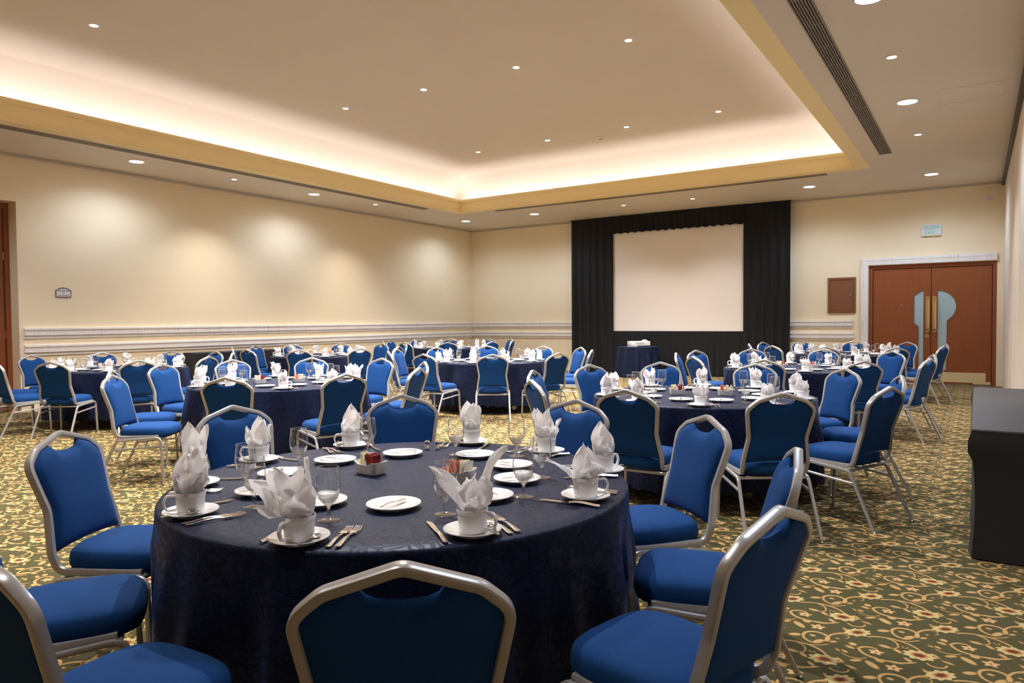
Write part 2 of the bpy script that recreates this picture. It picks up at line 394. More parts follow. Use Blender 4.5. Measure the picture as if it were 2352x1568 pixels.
def text(name, body, size, m, parent, loc, rot, extrude=.002, align='CENTER', sx=1):
    cu = bpy.data.curves.new(name, 'FONT'); cu.body = body; cu.size = size; cu.extrude = extrude; cu.align_x = align; cu.resolution_u = 2
    tmp = bpy.data.objects.new(name + '_tmp', cu); COL.objects.link(tmp)
    me = bpy.data.meshes.new_from_object(tmp.evaluated_get(bpy.context.evaluated_depsgraph_get()))
    bpy.data.objects.remove(tmp); me.materials.clear(); me.materials.append(M[m])
    o = bpy.data.objects.new(name, me); COL.objects.link(o); o.parent = parent; o.location = loc; o.rotation_euler = rot; o.scale = (sx, 1, 1); return o

# ------------------------------------------------------------------ room shell
bm = BM(); box(bm, XW - .6, XE + .3, YS - .3, YN + .3, -.12, 0); struct('floor', bm, 'carpet', 0)
# left wall with the doorway y 3.05 .. 5.14, 3.35 high
bm = BM(); DY0, DY1, DZ = 2.9, 5.135, 3.35
box(bm, XW - .55, XW, DY1, YN + .3, 0, ZU + .3); box(bm, XW - .55, XW, YS - .3, DY0, 0, ZU + .3); box(bm, XW - .55, XW, DY0, DY1, DZ, ZU + .3)
struct('wall_left', bm, 'wall', 0)
# back wall with the double door opening x -2.00 .. .33
BX0, BX1, BZ = -1.98, .335, 2.53
bm = BM(); box(bm, XW - .3, BX0, YN, YN + .3, 0, ZU + .3); box(bm, BX1, XE + .3, YN, YN + .3, 0, ZU + .3); box(bm, BX0, BX1, YN, YN + .3, BZ, ZU + .3)
struct('wall_back', bm, 'wall', 0)
bm = BM(); box(bm, XW - .3, XE + .3, YS - .3, YS, 0, ZU + .3); struct('wall_front', bm, 'wall', 0)
bm = BM(); box(bm, XE + .02, XE + .3, YS, YN, 0, ZU + .3)
pw = 1.22; y = YN - .1
struct('wall_right', bm, 'partition', 0)
# folding partition panels with raised vertical seams on the right wall
par = BM(); seam = BM(); y = YS
k = 0
while y < YN - .02:
    y1 = min(y + 1.16, YN); box(par, XE, XE + .02, y, y1, .0, ZC - .09)
    box(seam, XE - .0025, XE + .002, y1 - .012, y1 + .012, .02, ZC - .09)
    y = y1
struct('trim_1', par, 'partition', 0); struct('trim_9', seam, 'china', 0)
bm = BM(); box(bm, XE - .05, XE + .02, YS, YN, ZC - .085, ZC - .001); struct('trim_2', bm, 'black_metal', 0)
# lower ceiling ring
bm = BM()
box(bm, XW, CX0 - .22, YS, YN, ZC, ZC + .1); box(bm, CX1 + .22, XE + .02, YS, YN, ZC, ZC + .1)
box(bm, CX0 - .22, CX1 + .22, YS, CY0 - .22, ZC, ZC + .1); box(bm, CX0 - .22, CX1 + .22, CY1 + .22, YN, ZC, ZC + .1)
struct('ceiling', bm, 'ceiling', 0)
# raised tray: cove and flat upper ceiling
prof = [(-.22, ZC + .02), (-.22, 4.42)]
for i in range(1, 15):
    a = PI / 2 * i / 14; prof.append((-.22 + .72 * (1 - math.cos(a)), 4.42 + (ZU - 4.42) * math.sin(a)))
bm = BM(); rows = []
for n_, z in prof:
    rows.append([bm.verts.new(v) for v in ((CX0 + n_, CY0 + n_, z), (CX1 - n_, CY0 + n_, z), (CX1 - n_, CY1 - n_, z), (CX0 + n_, CY1 - n_, z))])
for a, b in zip(rows, rows[1:]):
    for i in range(4): bm.faces.new((a[i], a[(i + 1) % 4], b[(i + 1) % 4], b[i]))
bm.faces.new(rows[-1])
struct('trim_3', bm, 'tray', 30).name = 'ceiling'
# cornice round the tray
cp = [(-.22, ZC), (0, ZC), (0, ZC + .022), (.010, ZC + .026), (.010, ZC + .05), (.018, ZC + .054), (.018, ZC + .078), (.022, ZC + .084)]
for i in range(1, 9):
    a = PI / 2 * i / 8; cp.append((.022 + .055 * (1 - math.cos(a)), ZC + .084 + .135 * math.sin(a)))
cp += [(.086, ZC + .222), (.086, ZC + .246), (.098, ZC + .25), (.098, ZC + .285), (.06, ZC + .292), (-.02, ZC + .292), (-.02, ZC + .20), (-.22, ZC + .20)]
bm = BM(); rows = []
for n_, z in cp:
    rows.append([bm.verts.new(v) for v in ((CX0 + n_, CY0 + n_, z), (CX1 - n_, CY0 + n_, z), (CX1 - n_, CY1 - n_, z), (CX0 + n_, CY1 - n_, z))])
for a, b in zip(rows, rows[1:] + rows[:1]):
    for i in range(4): bm.faces.new((a[i], a[(i + 1) % 4], b[(i + 1) % 4], b[i]))
struct('trim_3', bm, 'cornice', 25)
# thin light channel between walls and ceiling
bm = BM()
box(bm, XW, XW + .035, YS, YN, ZC - .05, ZC - .028, .004, 1); box(bm, XW, XW + .02, YS, YN, ZC - .028, ZC)
box(bm, XW, XE - .06, YN - .035, YN, ZC - .05, ZC - .028, .004, 1); box(bm, XW, XE - .06, YN - .02, YN, ZC - .028, ZC)
struct('trim_4', bm, 'white_trim', 0)
# stone rails: top slab, recessed band below
def rail(n, z1, z0, segs):
    bm = BM(); h = z1 - z0
    pr = [(0, z0), (.022, z0), (.026, z0 + h * .28), (.050, z0 + h * .32), (.052, z1 - .05), (.044, z1 - .046), (.044, z1 - .038), (.062, z1 - .034), (.062, z1 - .004), (.055, z1), (0, z1)]
    for kind, a, b in segs:
        if kind == 'L': prism(bm, [(0, 0)] and [(XW + u, v) for u, v in pr], a, b, 'y')
        else:
            A = [bm.verts.new((a, YN - u, v)) for u, v in pr]; B = [bm.verts.new((b, YN - u, v)) for u, v in pr]; m = len(pr)
            bm.faces.new(A); bm.faces.new(list(reversed(B)))
            for i in range(m): bm.faces.new((A[i], A[(i + 1) % m], B[(i + 1) % m], B[i]))
    struct(n, bm, 'stone', 25)
rail('trim_5', 1.345, 1.172, [('L', 5.19, YN), ('B', XW, -9.2), ('B', -3.62, -2.29)])
rail('trim_6', 1.070, .896, [('L', 5.19, YN), ('B', XW, -9.2), ('B', -3.62, -2.27)])
# stone surround of the double door
bm = BM()
box(bm, -2.13, BX0 - .005, YN - .06, YN, 0, BZ + .16, .006, 1); box(bm, BX0 - .005, .335, YN - .06, YN, BZ + .005, BZ + .16, .006, 1)
box(bm, -2.10, -2.085, YN - .066, YN - .058, 0, BZ + .11); box(bm, -2.09, .33, YN - .066, YN - .058, BZ + .105, BZ + .12)
struct('trim_7', bm, 'stone', 0)
bm = BM(); box(bm, BX0 + .03, BX1, YN - .0, YN + .3, -.001, .012); struct('trim_8', bm, 'steel', 0)

# ------------------------------------------------------------------ double door on the back wall
def arc(cx, cz, r, a0, a1, n=18): return [(cx + r * math.cos(math.radians(a0 + (a1 - a0) * i / n)), cz + r * math.sin(math.radians(a0 + (a1 - a0) * i / n))) for i in range(n + 1)]
door = thing('door_2', (0, YN + .05, 0)); door['kind'] = 'structure'
bm = BM(); box(bm, BX0, BX0 + .075, -.03, .10, 0, BZ); box(bm, BX1 - .07, BX1, -.03, .10, 0, BZ); box(bm, BX0 + .075, BX1 - .07, -.03, .10, BZ - .075, BZ)
mesh('door_frame', bm, 'wood', 0, door)
MID = -.805; LZ = BZ - .085
def leaf(side):
    xa, xb = (BX0 + .085, MID - .006) if side < 0 else (MID + .006, BX1 - .08)
    # keyhole window outline, wide round head and narrow foot
    if side < 0:
        win = [(-1.035, .30), (-.935, .30), (-.935, 1.985)] + [(-1.00, 1.955), (-1.06, 1.92), (-1.12, 1.865), (-1.12, 1.28), (-1.075, 1.235), (-1.035, 1.215)]
        bridge = (xa, .30)
    else:
        h = arc(-.695, 1.63, .345, 88, -58, 22)
        win = [(-.69, .30), (-.52, .30), (-.52, 1.20)] + [p for p in reversed(h)]
        win = win[:3] + list(reversed(h)) ; bridge = (xa, .30)
        win = [(-.69, .30), (-.52, .30)] + list(reversed(h)) + [(-.69, 1.975)]
    bm = BM()
    o_ = [(xa, .012), (xb, .012), (xb, LZ), (xa, LZ)]
    def faceloop(y, flip):
        A = [bm.verts.new((a, y, b)) for a, b in o_]; W = [bm.verts.new((a, y, b)) for a, b in win]
        es = [bm.edges.new((A[i], A[(i + 1) % 4])) for i in range(4)] + [bm.edges.new((W[i], W[(i + 1) % len(W)])) for i in range(len(W))]
        bmesh.ops.triangle_fill(bm, edges=es, use_beauty=True)
        return A, W
    A0, W0 = faceloop(0, 0); A1, W1 = faceloop(.045, 1)
    for P0, P1 in ((A0, A1), (W0, W1)):
        n = len(P0)
        for i in range(n): bm.faces.new((P0[i], P0[(i + 1) % n], P1[(i + 1) % n], P1[i]))
    lf = mesh('door_leaf', bm, 'wood', 20, door)
    bm = BM(); cxm = sum(a for a, b in win) / len(win); prism(bm, [(a, b) for a, b in win], .018, .026, 'y'); mesh('window_pane', bm, 'glass_frost', 20, lf)
    bm = BM(); n = len(win)
    sweep(bm, [(a, -.001, b) for a, b in win], rrect(.012, .010, .002, 1), Vector((0, 1, 0)), closed=True); mesh('window_bead', bm, 'wood_dark', 30, lf)
    hx = MID + side * .062
    bm = BM(); box(bm, hx - .04, hx + .04, -.008, 0, 1.09, 1.84, .006, 2)
    sweep(bm, [(hx, -.01, 1.12), (hx, -.05, 1.16), (hx, -.055, 1.45), (hx, -.05, 1.76), (hx, -.01, 1.80)], rrect(.05, .018, .006, 2), Vector((0, -1, 0)))
    for zz in (1.105, 1.815): lathe_y(bm, hx, -.004, zz, [(0, -.014), (.03, -.014), (.037, 0), (0, 0)], 14)
    mesh('pull_handle', bm, 'brass', 30, lf)
    bm = BM(); kx0, kx1 = (xa + .1, MID - .12) if side < 0 else (MID + .19, xb - .09)
    box(bm, kx0, kx1, -.004, 0, .05, .255, .001, 1)
    for i in range(4):
        for zz in (.065, .24): lathe_y(bm, kx0 + .02 + (kx1 - kx0 - .04) * i / 3, -.004, zz, [(0, -.003), (.005, -.002), (.006, 0)], 8)
    mesh('kick_plate', bm, 'brass_plate', 20, lf)
    if side > 0:
        bm = BM(); box(bm, xb - .31, xb - .005, -.012, -.004, .02, .075, .002, 1); mesh('floor_bolt', bm, 'brass_plate', 20, lf)
    else:
        bm = BM(); lathe_y(bm, -.875, -.001, 1.005, [(0, -.022), (.02, -.022), (.026, -.012), (.042, -.012), (.045, 0), (0, 0)], 20)
        box(bm, -.888, -.862, -.03, -.021, 1.000, 1.010); mesh('lock', bm, 'brass', 30, lf)
        bm = BM(); lathe_y(bm, -1.36, -.001, 1.66, [(0, -.006), (.012, -.005), (.016, 0), (0, 0)], 12); mesh('peephole', bm, 'steel', 30, lf)
def lathe_y(bm, cx, cy, cz, prof, n=16):
    rows = []
    for r, y in prof:
        rows.append([bm.verts.new((cx + r * math.cos(2 * PI * i / n), cy + y, cz + r * math.sin(2 * PI * i / n))) for i in range(n)] if r > 1e-6 else [bm.verts.new((cx, cy + y, cz))])
    for a, b in zip(rows, rows[1:]):
        for i in range(n):
            j = (i + 1) % n
            if len(a) == 1 and len(b) == 1: continue
            if len(a) == 1: bm.faces.new((a[0], b[i], b[j]))
            elif len(b) == 1: bm.faces.new((a[i], b[0], a[j]))
            else: bm.faces.new((a[i], b[i], b[j], a[j]))
leaf(-1); leaf(1)
bm = BM(); box(bm, BX0 - .05, BX1 + .05, .20, .24, 0, BZ + .1); o = mesh('door_backing', bm, 'black_metal', 0, door)
# ------------------------------------------------------------------ panelled door in the left wall recess
d1 = thing('door_1', (XW - .30, 0, 0)); d1['kind'] = 'structure'
bm = BM(); box(bm, -.06, .03, DY1 - .07, DY1, 0, DZ); box(bm, -.06, .03, DY0, DY0 + .07, 0, DZ); box(bm, -.06, .03, DY0 + .07, DY1 - .07, DZ - .09, DZ); mesh('door_frame', bm, 'wood_dark', 0, d1)
bm = BM(); box(bm, -.05, 0, DY0 + .08, DY1 - .085, 2.74, DZ - .1)
box(bm, -.052, .012, DY1 - .62, DY1 - .19, 2.83, DZ - .19, .012, 1); mesh('top_panel', bm, 'wood_dark', 0, d1)
mm = (DY0 + DY1) / 2
for ya, yb in ((DY0 + .08, mm - .004), (mm + .004, DY1 - .085)):
    bm = BM(); box(bm, -.045, -.015, ya + .11, yb - .11, .08, 2.65)
    zs = [.01, .75, 1.5, 2.1, 2.72]
    box(bm, -.05, 0, ya, ya + .11, .01, 2.73); box(bm, -.05, 0, yb - .11, yb, .01, 2.73)
    for z in zs: box(bm, -.05, 0, ya + .11, yb - .11, max(.01, z - .06), min(2.73, z + .06))
    for za, zb in zip(zs, zs[1:]): box(bm, -.04, -.004, ya + .15, yb - .15, za + .10, zb - .10, .010, 1)
    lf = mesh('door_leaf', bm, 'wood_dark', 0, d1)
    if yb > mm + .1:
        for z in (.4, 1.25, 2.50):
            bm = BM(); sweep(bm, [(.004, yb + .006, z - .06), (.004, yb + .006, z + .06)], circ(.009, 8), Vector((1, 0, 0))); mesh('hinge', bm, 'brass', 30, lf)

# ------------------------------------------------------------------ ceiling lights, grilles, detector
def ring_bm(r0, r1, h):
    bm = BM(); lathe(bm, [(r0, 0), (r1, 0), (r1 + .004, -.003), (r1, -h), (r0 + .004, -h), (r0, -.002)], 28, closed=True); return bm
led = thing('ceiling_downlight', (0, 0, 0), 0, 'x', 'ceiling light', 'large cool white downlights')
mesh('trim_ring', ring_bm(.108, .124, .010), 'plastic_white', 30, led)
bm = BM(); lathe(bm, [(0, -.006), (.106, -.006), (.108, -.001), (0, -.001)], 28); mesh('diffuser', bm, 'led', 30, led)
spot = thing('ceiling_spotlight', (0, 0, 0), 0, 'x', 'ceiling light', 'small warm ceiling spotlights')
mesh('trim_ring', ring_bm(.042, .062, .010), 'plastic_white', 30, spot)
bm = BM(); lathe(bm, [(0, -.004), (.040, -.004), (.042, -.001), (0, -.001)], 20); mesh('diffuser', bm, 'bulb', 30, spot)
BIG = [(-11.72, 6.52, 'above the left wall, nearest the camera'), (-11.72, 10.3, 'above the left wall, second from the camera'), (-11.6, 15.45, 'in the far left corner of the ceiling'),
 (-9.42, 15.45, 'left of the black curtain on the ceiling'), (-2.9, 15.6, 'right of the black curtain top'), (-.74, 15.6, 'over the wooden double door'),
 (-.75, 10.2, 'beside the grille end on the right ceiling'), (-.78, 6.72, 'at the top edge of the photo, upper right')]
SM = [(-11.7, 8.36, 'over the left wall, nearer one'), (-11.6, 12.0, 'over the left wall, farther one'), (-7.0, 15.52, 'above the screen, left one'), (-5.35, 15.58, 'above the screen, right one'),
 (-.75, 12.1, 'on the right ceiling, farther one'), (-.76, 8.36, 'on the right ceiling, nearer one')]
UP = []
for j, yy in enumerate((4.48, 8.55, 12.34)):
    for i, xx in enumerate((-8.92, -7.21, -5.5, -3.78)):
        UP.append((xx, yy, 'tray ceiling, %s row, %s from the left' % (('near', 'middle', 'far')[j], ('first', 'second', 'third', 'fourth')[i])))
for x, y, s in BIG:
    place(led, (x, y, ZC), 0, 'large round cool white downlight ' + s)
    lamp('SPOT', 'lamp', (x, y, ZC - .02), P_BIG * (.72 if x < -11 else 1), COOL, spot_size=math.radians(158), spot_blend=.75, shadow_soft_size=.1)
for x, y, s in SM:
    place(spot, (x, y, ZC), 0, 'small warm spotlight ' + s)
    lamp('SPOT', 'lamp', (x, y, ZC - .02), P_SMALL, WARM, spot_size=math.radians(110), spot_blend=.8, shadow_soft_size=.04)
for x, y, s in UP:
    dup(spot, (x, y, ZU), 0, 'small warm spotlight on the ' + s, 'spotlights in the tray ceiling')
    lamp('SPOT', 'lamp', (x, y, ZU - .02), P_UP, WARM, spot_size=math.radians(115), spot_blend=.7, shadow_soft_size=.04)
for y in (.6,):   # lamps of the part of the room behind the camera
    for x in (-8.92, -5.5, -2.5): lamp('SPOT', 'lamp', (x, y, ZU - .02), P_UP * .24, WARM, spot_size=math.radians(115), spot_blend=.7, shadow_soft_size=.04)
for x, y in ((-11.7, 2.5), (-.75, 3.4)): lamp('SPOT', 'lamp', (x, y, ZC - .02), P_BIG, COOL, spot_size=math.radians(150), spot_blend=.55, shadow_soft_size=.1)
def grille(x0, x1, y0, y1, label):
    g = thing('ceiling_grille', ((x0 + x1) / 2, (y0 + y1) / 2, ZC), 0, label, 'air vent')
    a, b = (x1 - x0) / 2, (y1 - y0) / 2
    bm = BM(); box(bm, -a, a, -b, b, -.004, -.001); mesh('backing', bm, 'grille_dark', 0, g)
    bm = BM()
    for s in (-1, 1):
        box(bm, s * a - .006, s * a + .006, -b, b, -.012, -.001); box(bm, -a, a, s * b - .006, s * b + .006, -.012, -.001)
    mesh('frame', bm, 'grille', 0, g)
    bm = BM(); long_y = b > a; n = 7
    for i in range(1, n):
        c = -1 + 2 * i / n
        if long_y: box(bm, c * a - .0055, c * a + .0055, -b, b, -.010, -.003)
        else: box(bm, -a, a, c * b - .0055, c * b + .0055, -.010, -.003)
    L = max(a, b) * 2; m = int(L / .6)
    for i in range(1, m):
        c = -L / 2 + L * i / m
        if long_y: box(bm, -a, a, c - .005, c + .005, -.011, -.003)
        else: box(bm, c - .005, c + .005, -b, b, -.011, -.003)
    mesh('slats', bm, 'grille', 0, g)
grille(-1.365, -1.195, -1.0, 13.2, 'long slotted air grille on the ceiling right of the tray')
grille(-11.19, -11.03, -1.0, 13.2, 'long slotted air grille between left wall and tray')
grille(-9.9, -2.38, 14.36, 14.50, 'slotted air grille above the screen beside the tray')
sd = thing('smoke_detector', (-6.25, 12.78, ZU), 0, 'white smoke detector on the tray ceiling above the screen', 'smoke detector')
bm = BM(); lathe(bm, [(0, 0), (.085, 0), (.088, -.012), (.07, -.022), (0, -.022)], 24); mesh('base', bm, 'plastic_white', 30, sd)
bm = BM(); lathe(bm, [(0, -.022), (.045, -.022), (.05, -.04), (.03, -.055), (0, -.056)], 20); mesh('sensor_head', bm, 'white_trim', 30, sd)
bm = BM()
for a, b in (((-.42, 10.6), (.26, 10.6)), ((.26, 9.92), (.26, 10.6)), ((-.42, 9.92), (-.42, 10.6)), ((-.42, 9.92), (.26, 9.92))):
    box(bm, min(a[0], b[0]) - .003, max(a[0], b[0]) + .003, min(a[1], b[1]) - .003, max(a[1], b[1]) + .003, ZC - .0025, ZC - .0002)
o = mesh('access_panel', bm, 'white_trim', 0); tag(o, 'flush access hatch outline in the ceiling at right', 'access panel')

# ------------------------------------------------------------------ signs and boxes on the walls
ex = thing('exit_sign', (-.81, YN, 3.21), 0, 'white exit sign with green letters above the double door', 'sign')
bm = BM(); box(bm, -.185, .185, -.055, 0, -.10, .125, .004, 1); mesh('sign_body', bm, 'exit_face', 30, ex)
text('lettering', 'SALIDA', .088, 'green_ink', ex, (0, -.056, .035), (PI / 2, 0, 0))
text('lettering', 'EXIT', .080, 'green_ink', ex, (-.02, -.056, -.075), (PI / 2, 0, 0), sx=1.15)
bm = BM(); box(bm, -.07, .07, -.058, -.054, .012, .018); mesh('dividing_line', bm, 'green_ink', 0, ex)
bm = BM(); box(bm, -.18, .18, -.05, -.002, -.114, -.099); mesh('bottom_lens', bm, 'brass_plate', 0, ex)
fb = thing('wall_cabinet', (-2.52, YN, 1.905), 0, 'brown metal wall cabinet left of the double door', 'cabinet')
bm = BM()
for a in ((-.285, -.235, -.395, .395), (.235, .285, -.395, .395), (-.235, .235, .345, .395), (-.235, .235, -.395, -.345)): box(bm, a[0], a[1], -.035, 0, a[2], a[3], .004, 1)
mesh('cabinet_frame', bm, 'box_paint', 20, fb)
bm = BM(); box(bm, -.233, .233, -.018, -.002, -.343, .343, .003, 1); dd = mesh('cabinet_door', bm, 'box_paint', 20, fb)
bm = BM(); lathe_y(bm, .185, -.018, 0, [(0, -.02), (.018, -.018), (.026, -.004), (.026, 0)], 14); mesh('knob', bm, 'steel', 30, dd)
wo = thing('wall_socket', (.20, YN, 3.78), 0, 'small grey socket plate high beside the right partition', 'socket')
bm = BM(); box(bm, -.065, .065, -.012, 0, -.042, .042, .004, 2); mesh('face_plate', bm, 'sign_face', 20, wo)
for x in (-.042, 0, .048):
    bm = BM(); lathe_y(bm, x, -.012, -.004, [(0, -.002), (.007, -.002), (.007, 0)], 10); mesh('socket_hole', bm, 'ink', 20, wo)
ns = thing('wall_sign', (XW, 5.80, 1.92), 0, 'small framed no smoking notice on the left wall', 'sign')
out = [(-.115, -.065), (.115, -.065), (.115, .048), (.085, .055), (.06, .075), (.035, .082), (.006, .082), (0, .09), (-.006, .082), (-.035, .082), (-.06, .075), (-.085, .055), (-.115, .048)]
bm = BM(); prism(bm, out, 0, .008, 'x'); mesh('plaque', bm, 'sign_face', 0, ns)
bm = BM(); sweep(bm, [(.008, a, b) for a, b in out], rrect(.011, .012, .002, 1), Vector((1, 0, 0)), closed=True); mesh('frame', bm, 'sign_frame', 0, ns)
for s, z, sz in (('Área 100% libre', .028, .030), ('de', -.008, .030), ('humo de tabaco', -.046, .030)):
    text('lettering', s, sz, 'ink', ns, (.009, 0, z), (PI / 2, 0, PI / 2), .001, sx=.92)

# ------------------------------------------------------------------ curtains and screen
def drape_panel(x0, x1, z0, z1, yb, amp, pitch, seed, wavy=0):
    rnd = random.Random(seed); bm = BM(); n = int((x1 - x0) / .022); nz = 14; ph = [rnd.uniform(-1, 1) for _ in range(200)]
    def off(x, t):
        u = (x - x0) / pitch; i = int(u); f = u - i; wdt = .5 + .5 * (ph[i % 200])
        a = math.sin(2 * PI * (u + .18 * ph[i % 200] * math.sin(PI * f)))
        fold = (abs(a) ** .6) * (1 if a > 0 else -1)
        return amp * (.35 + .65 * t) * fold * (.6 + .4 * abs(ph[(i + 7) % 200])) + .012 * math.sin(x * 2.1 + seed) * t
    rows = []
    for j in range(nz + 1):
        t = j / nz; z = z1 + (z0 - z1) * t
        rows.append([bm.verts.new((x0 + (x1 - x0) * i / n, yb - off(x0 + (x1 - x0) * i / n, t), z + (wavy * math.sin(x0 + (x1 - x0) * i / n * 31 + seed) * (1 if j == nz else 0)))) for i in range(n + 1)])
    for a, b in zip(rows, rows[1:]):
        for i in range(n): bm.faces.new((a[i], a[i + 1], b[i + 1], b[i]))
    bmesh.ops.solidify(bm, geom=bm.faces[:], thickness=.004)
    return bm
g = 'black velvet drapes round the projection screen'
for nm, a, lab in (('curtain', (-9.22, -7.98, .02, ZC - .01, YN - .22, .045, .22, 3), 'tall black pleated curtain left of the projection screen'),
                   ('curtain', (-4.62, -3.56, .02, ZC - .01, YN - .22, .045, .20, 11), 'tall black pleated curtain right of the projection screen'),
                   ('valance', (-7.99, -4.6, 3.64, ZC - .02, YN - .26, .035, .17, 5, .012), 'black pleated valance above the projection screen'),
                   ('curtain', (-7.99, -4.6, .02, 1.09, YN - .21, .03, .16, 8), 'low black pleated skirt under the projection screen')):
    tag(mesh(nm, drape_panel(*a), 'drape', 60), lab, 'curtain', g)
ps = thing('projection_screen', (-6.30, YN - .17, 0), 0, 'large blank white projection screen framed by black curtains', 'projection screen')
bm = BM(); box(bm, -1.71, 1.71, -.006, .006, 1.10, 3.80); mesh('screen_surface', bm, 'screen', 0, ps)
bm = BM()
for a in ((-1.76, -1.705, 1.05, 3.85), (1.705, 1.76, 1.05, 3.85), (-1.76, 1.76, 1.05, 1.105), (-1.76, 1.76, 3.79, 3.85)): box(bm, a[0], a[1], -.02, .012, a[2], a[3])
mesh('screen_border', bm, 'black_cloth', 0, ps)

# ------------------------------------------------------------------ banquet chair
def yb(z):     # rake of the back frame
    if z < .43: return -.205
    if z < .645: return -.205 - (z - .43) * .20
    return -.248 - (z - .645) * .30
fr = [(.205, .165, .409), (.205, -.19, .405), (.212, yb(.48), .48), (.185, yb(.645), .645), (.216, yb(.835), .835), (.155, yb(.888), .888), (0, yb(.938), .938)]
fr = [Vector(p) for p in fr]; full = fr + [Vector((-p.x, p.y, p.z)) for p in reversed(fr[:-1])]
fp = fillet(full, [.06, .10, .10, .06, .07, .05, .07, .06, .10, .10, .06], 5)
chair = thing('banquet_chair', (0, 0, 0), 0, 'x', 'chair')
bm = BM(); sweep(bm, fp, rrect(.024, .030, .0055, 2), Vector((0, 0, 1))); mesh('back_frame', bm, 'frame', 40, chair)
# backrest pad filling the frame, with the hand hold scooped from its top
right = [p for p in fp if p.x >= -1e-4]
def half(z):
    best = .19
    for a, b in zip(right, right[1:]):
        if (a.z - z) * (b.z - z) <= 0 and abs(a.z - b.z) > 1e-5 and a.z > .42:
            f = (z - a.z) / (b.z - a.z); best = a.x + (b.x - a.x) * f
    return best - .009
def ztop(x):
    x = abs(x); best = .93
    for a, b in zip(right, right[1:]):
        if a.z > .83 and (a.x - x) * (b.x - x) <= 0 and abs(a.x - b.x) > 1e-6:
            f = (x - a.x) / (b.x - a.x); best = a.z + (b.z - a.z) * f
    z = best - .008
    s = max(0, 1 - (x / .082) ** 2); return z - .047 * s ** .75 - (.010 if x < .085 else 0) * min(1, s * 4)
bm = BM(); NU, NV = 22, 22
def padrow(front):
    rows = []
    for j in range(NV + 1):
        v = j / NV; row = []
        for i in range(NU + 1):
            u = -1 + 2 * i / NU; u = math.copysign(abs(u) ** .8, u)
            xt = u * .200; zt = ztop(min(abs(xt), .196)) if abs(xt) < .198 else .845
            zt = min(zt, .91) - (0 if front else .016 * max(0, 1 - (xt / .095) ** 2)); zb = .492 - .012 * u * u
            z = zb + (zt - zb) * v; x = u * half(min(max(z, .46), .875)) if z < .85 else u * min(.207, half(min(z, .872)) + .0)
            if z > .84: x = u * (half(.84) + (0.200 - half(.84)) * min(1, (z - .84) / .03))
            e = max(0, 1 - abs(u) ** 5) ** .5 * max(0, 1 - abs(2 * v - 1) ** 7) ** .5
            y = yb(z) + (.006 + .036 * e if front else -.004 - .010 * e)
            row.append(bm.verts.new((x, y, z)))
        rows.append(row)
    return rows
Fr, Rr = padrow(True), padrow(False)
for R_ in (Fr, Rr):
    for a, b in zip(R_, R_[1:]):
        for i in range(NU): bm.faces.new((a[i], a[i + 1], b[i + 1], b[i]))
bd = lambda R_: R_[0] + [r[-1] for r in R_[1:]] + list(reversed(R_[-1][:-1])) + [r[0] for r in reversed(R_[1:-1])]
A_, B_ = bd(Fr), bd(Rr)
for i in range(len(A_)): bm.faces.new((A_[i], A_[(i + 1) % len(A_)], B_[(i + 1) % len(A_)], B_[i]))
mesh('backrest', bm, 'fabric', 60, chair)
bm = BM(); rings = []
pr = [(.88, .398, 1), (.97, .405, 1), (1.0, .425, 1), (1.0, .450, 1), (.975, .472, 1), (.90, .488, 1), (.75, .497, 1), (.45, .503, 1), (0, .505, 1)]
def seat_xy(a):
    c, s = math.cos(a), math.sin(a); e = 2 / 3.6
    x = math.copysign(abs(c) ** e, c); y = math.copysign(abs(s) ** e, s)
    wx = .200 + .018 * (y + 1) / 2
    return x * wx, .015 + y * .228
for k_, z, _ in pr:
    if k_ == 0: rings.append([bm.verts.new((0, .015, z))]); continue
    rings.append([bm.verts.new((lambda p: (p[0] * k_, .015 + (p[1] - .015) * k_, z))(seat_xy(2 * PI * i / 40))) for i in range(40)])
for a, b in zip(rings, rings[1:]):
    for i in range(40):
        if len(b) == 1: bm.faces.new((a[i], a[(i + 1) % 40], b[0]))
        else: bm.faces.new((a[i], a[(i + 1) % 40], b[(i + 1) % 40], b[i]))
bm.faces.new(list(reversed(rings[0])))
mesh('seat', bm, 'fabric', 60, chair)
ls = rrect(.021, .021, .0045, 2)
for s in (-1, 1):
    x = s * .229
    for nm, pts in (('rear', [(x * 1.04, -.362, .012), (x, -.185, .376), (x, .0, .390)]), ('front', [(x, -.002, .390), (x, .195, .404), (x * 1.03, .212, .012)])):
        bm = BM(); sweep(bm, fillet(pts, .055, 6), ls, Vector((0, 0, 1)) if nm == 'front' else Vector((0, 1, 0))); lg = mesh('leg', bm, 'frame', 40, chair)
        fy = -.367 if nm == 'rear' else .2125
        bm = BM(); lathe(bm, [(0, 0), (.012, 0), (.013, .005), (.008, .012), (.008, .022), (0, .022)], 10, x * (1.04 if nm == 'rear' else 1.03), fy); mesh('foot_glide', bm, 'steel', 30, lg)
    bm = BM(); sweep(bm, [(x, -.222, .295), (x, .200, .330)], rrect(.017, .017, .003, 1), Vector((0, 0, 1))); mesh('stretcher', bm, 'frame', 40, chair)
for yy, zz in ((-.175, .374), (.17, .392)):
    bm = BM(); sweep(bm, [(-.229, yy, zz), (.229, yy, zz)], rrect(.019, .019, .003, 1)); mesh('crossbar', bm, 'frame', 40, chair)

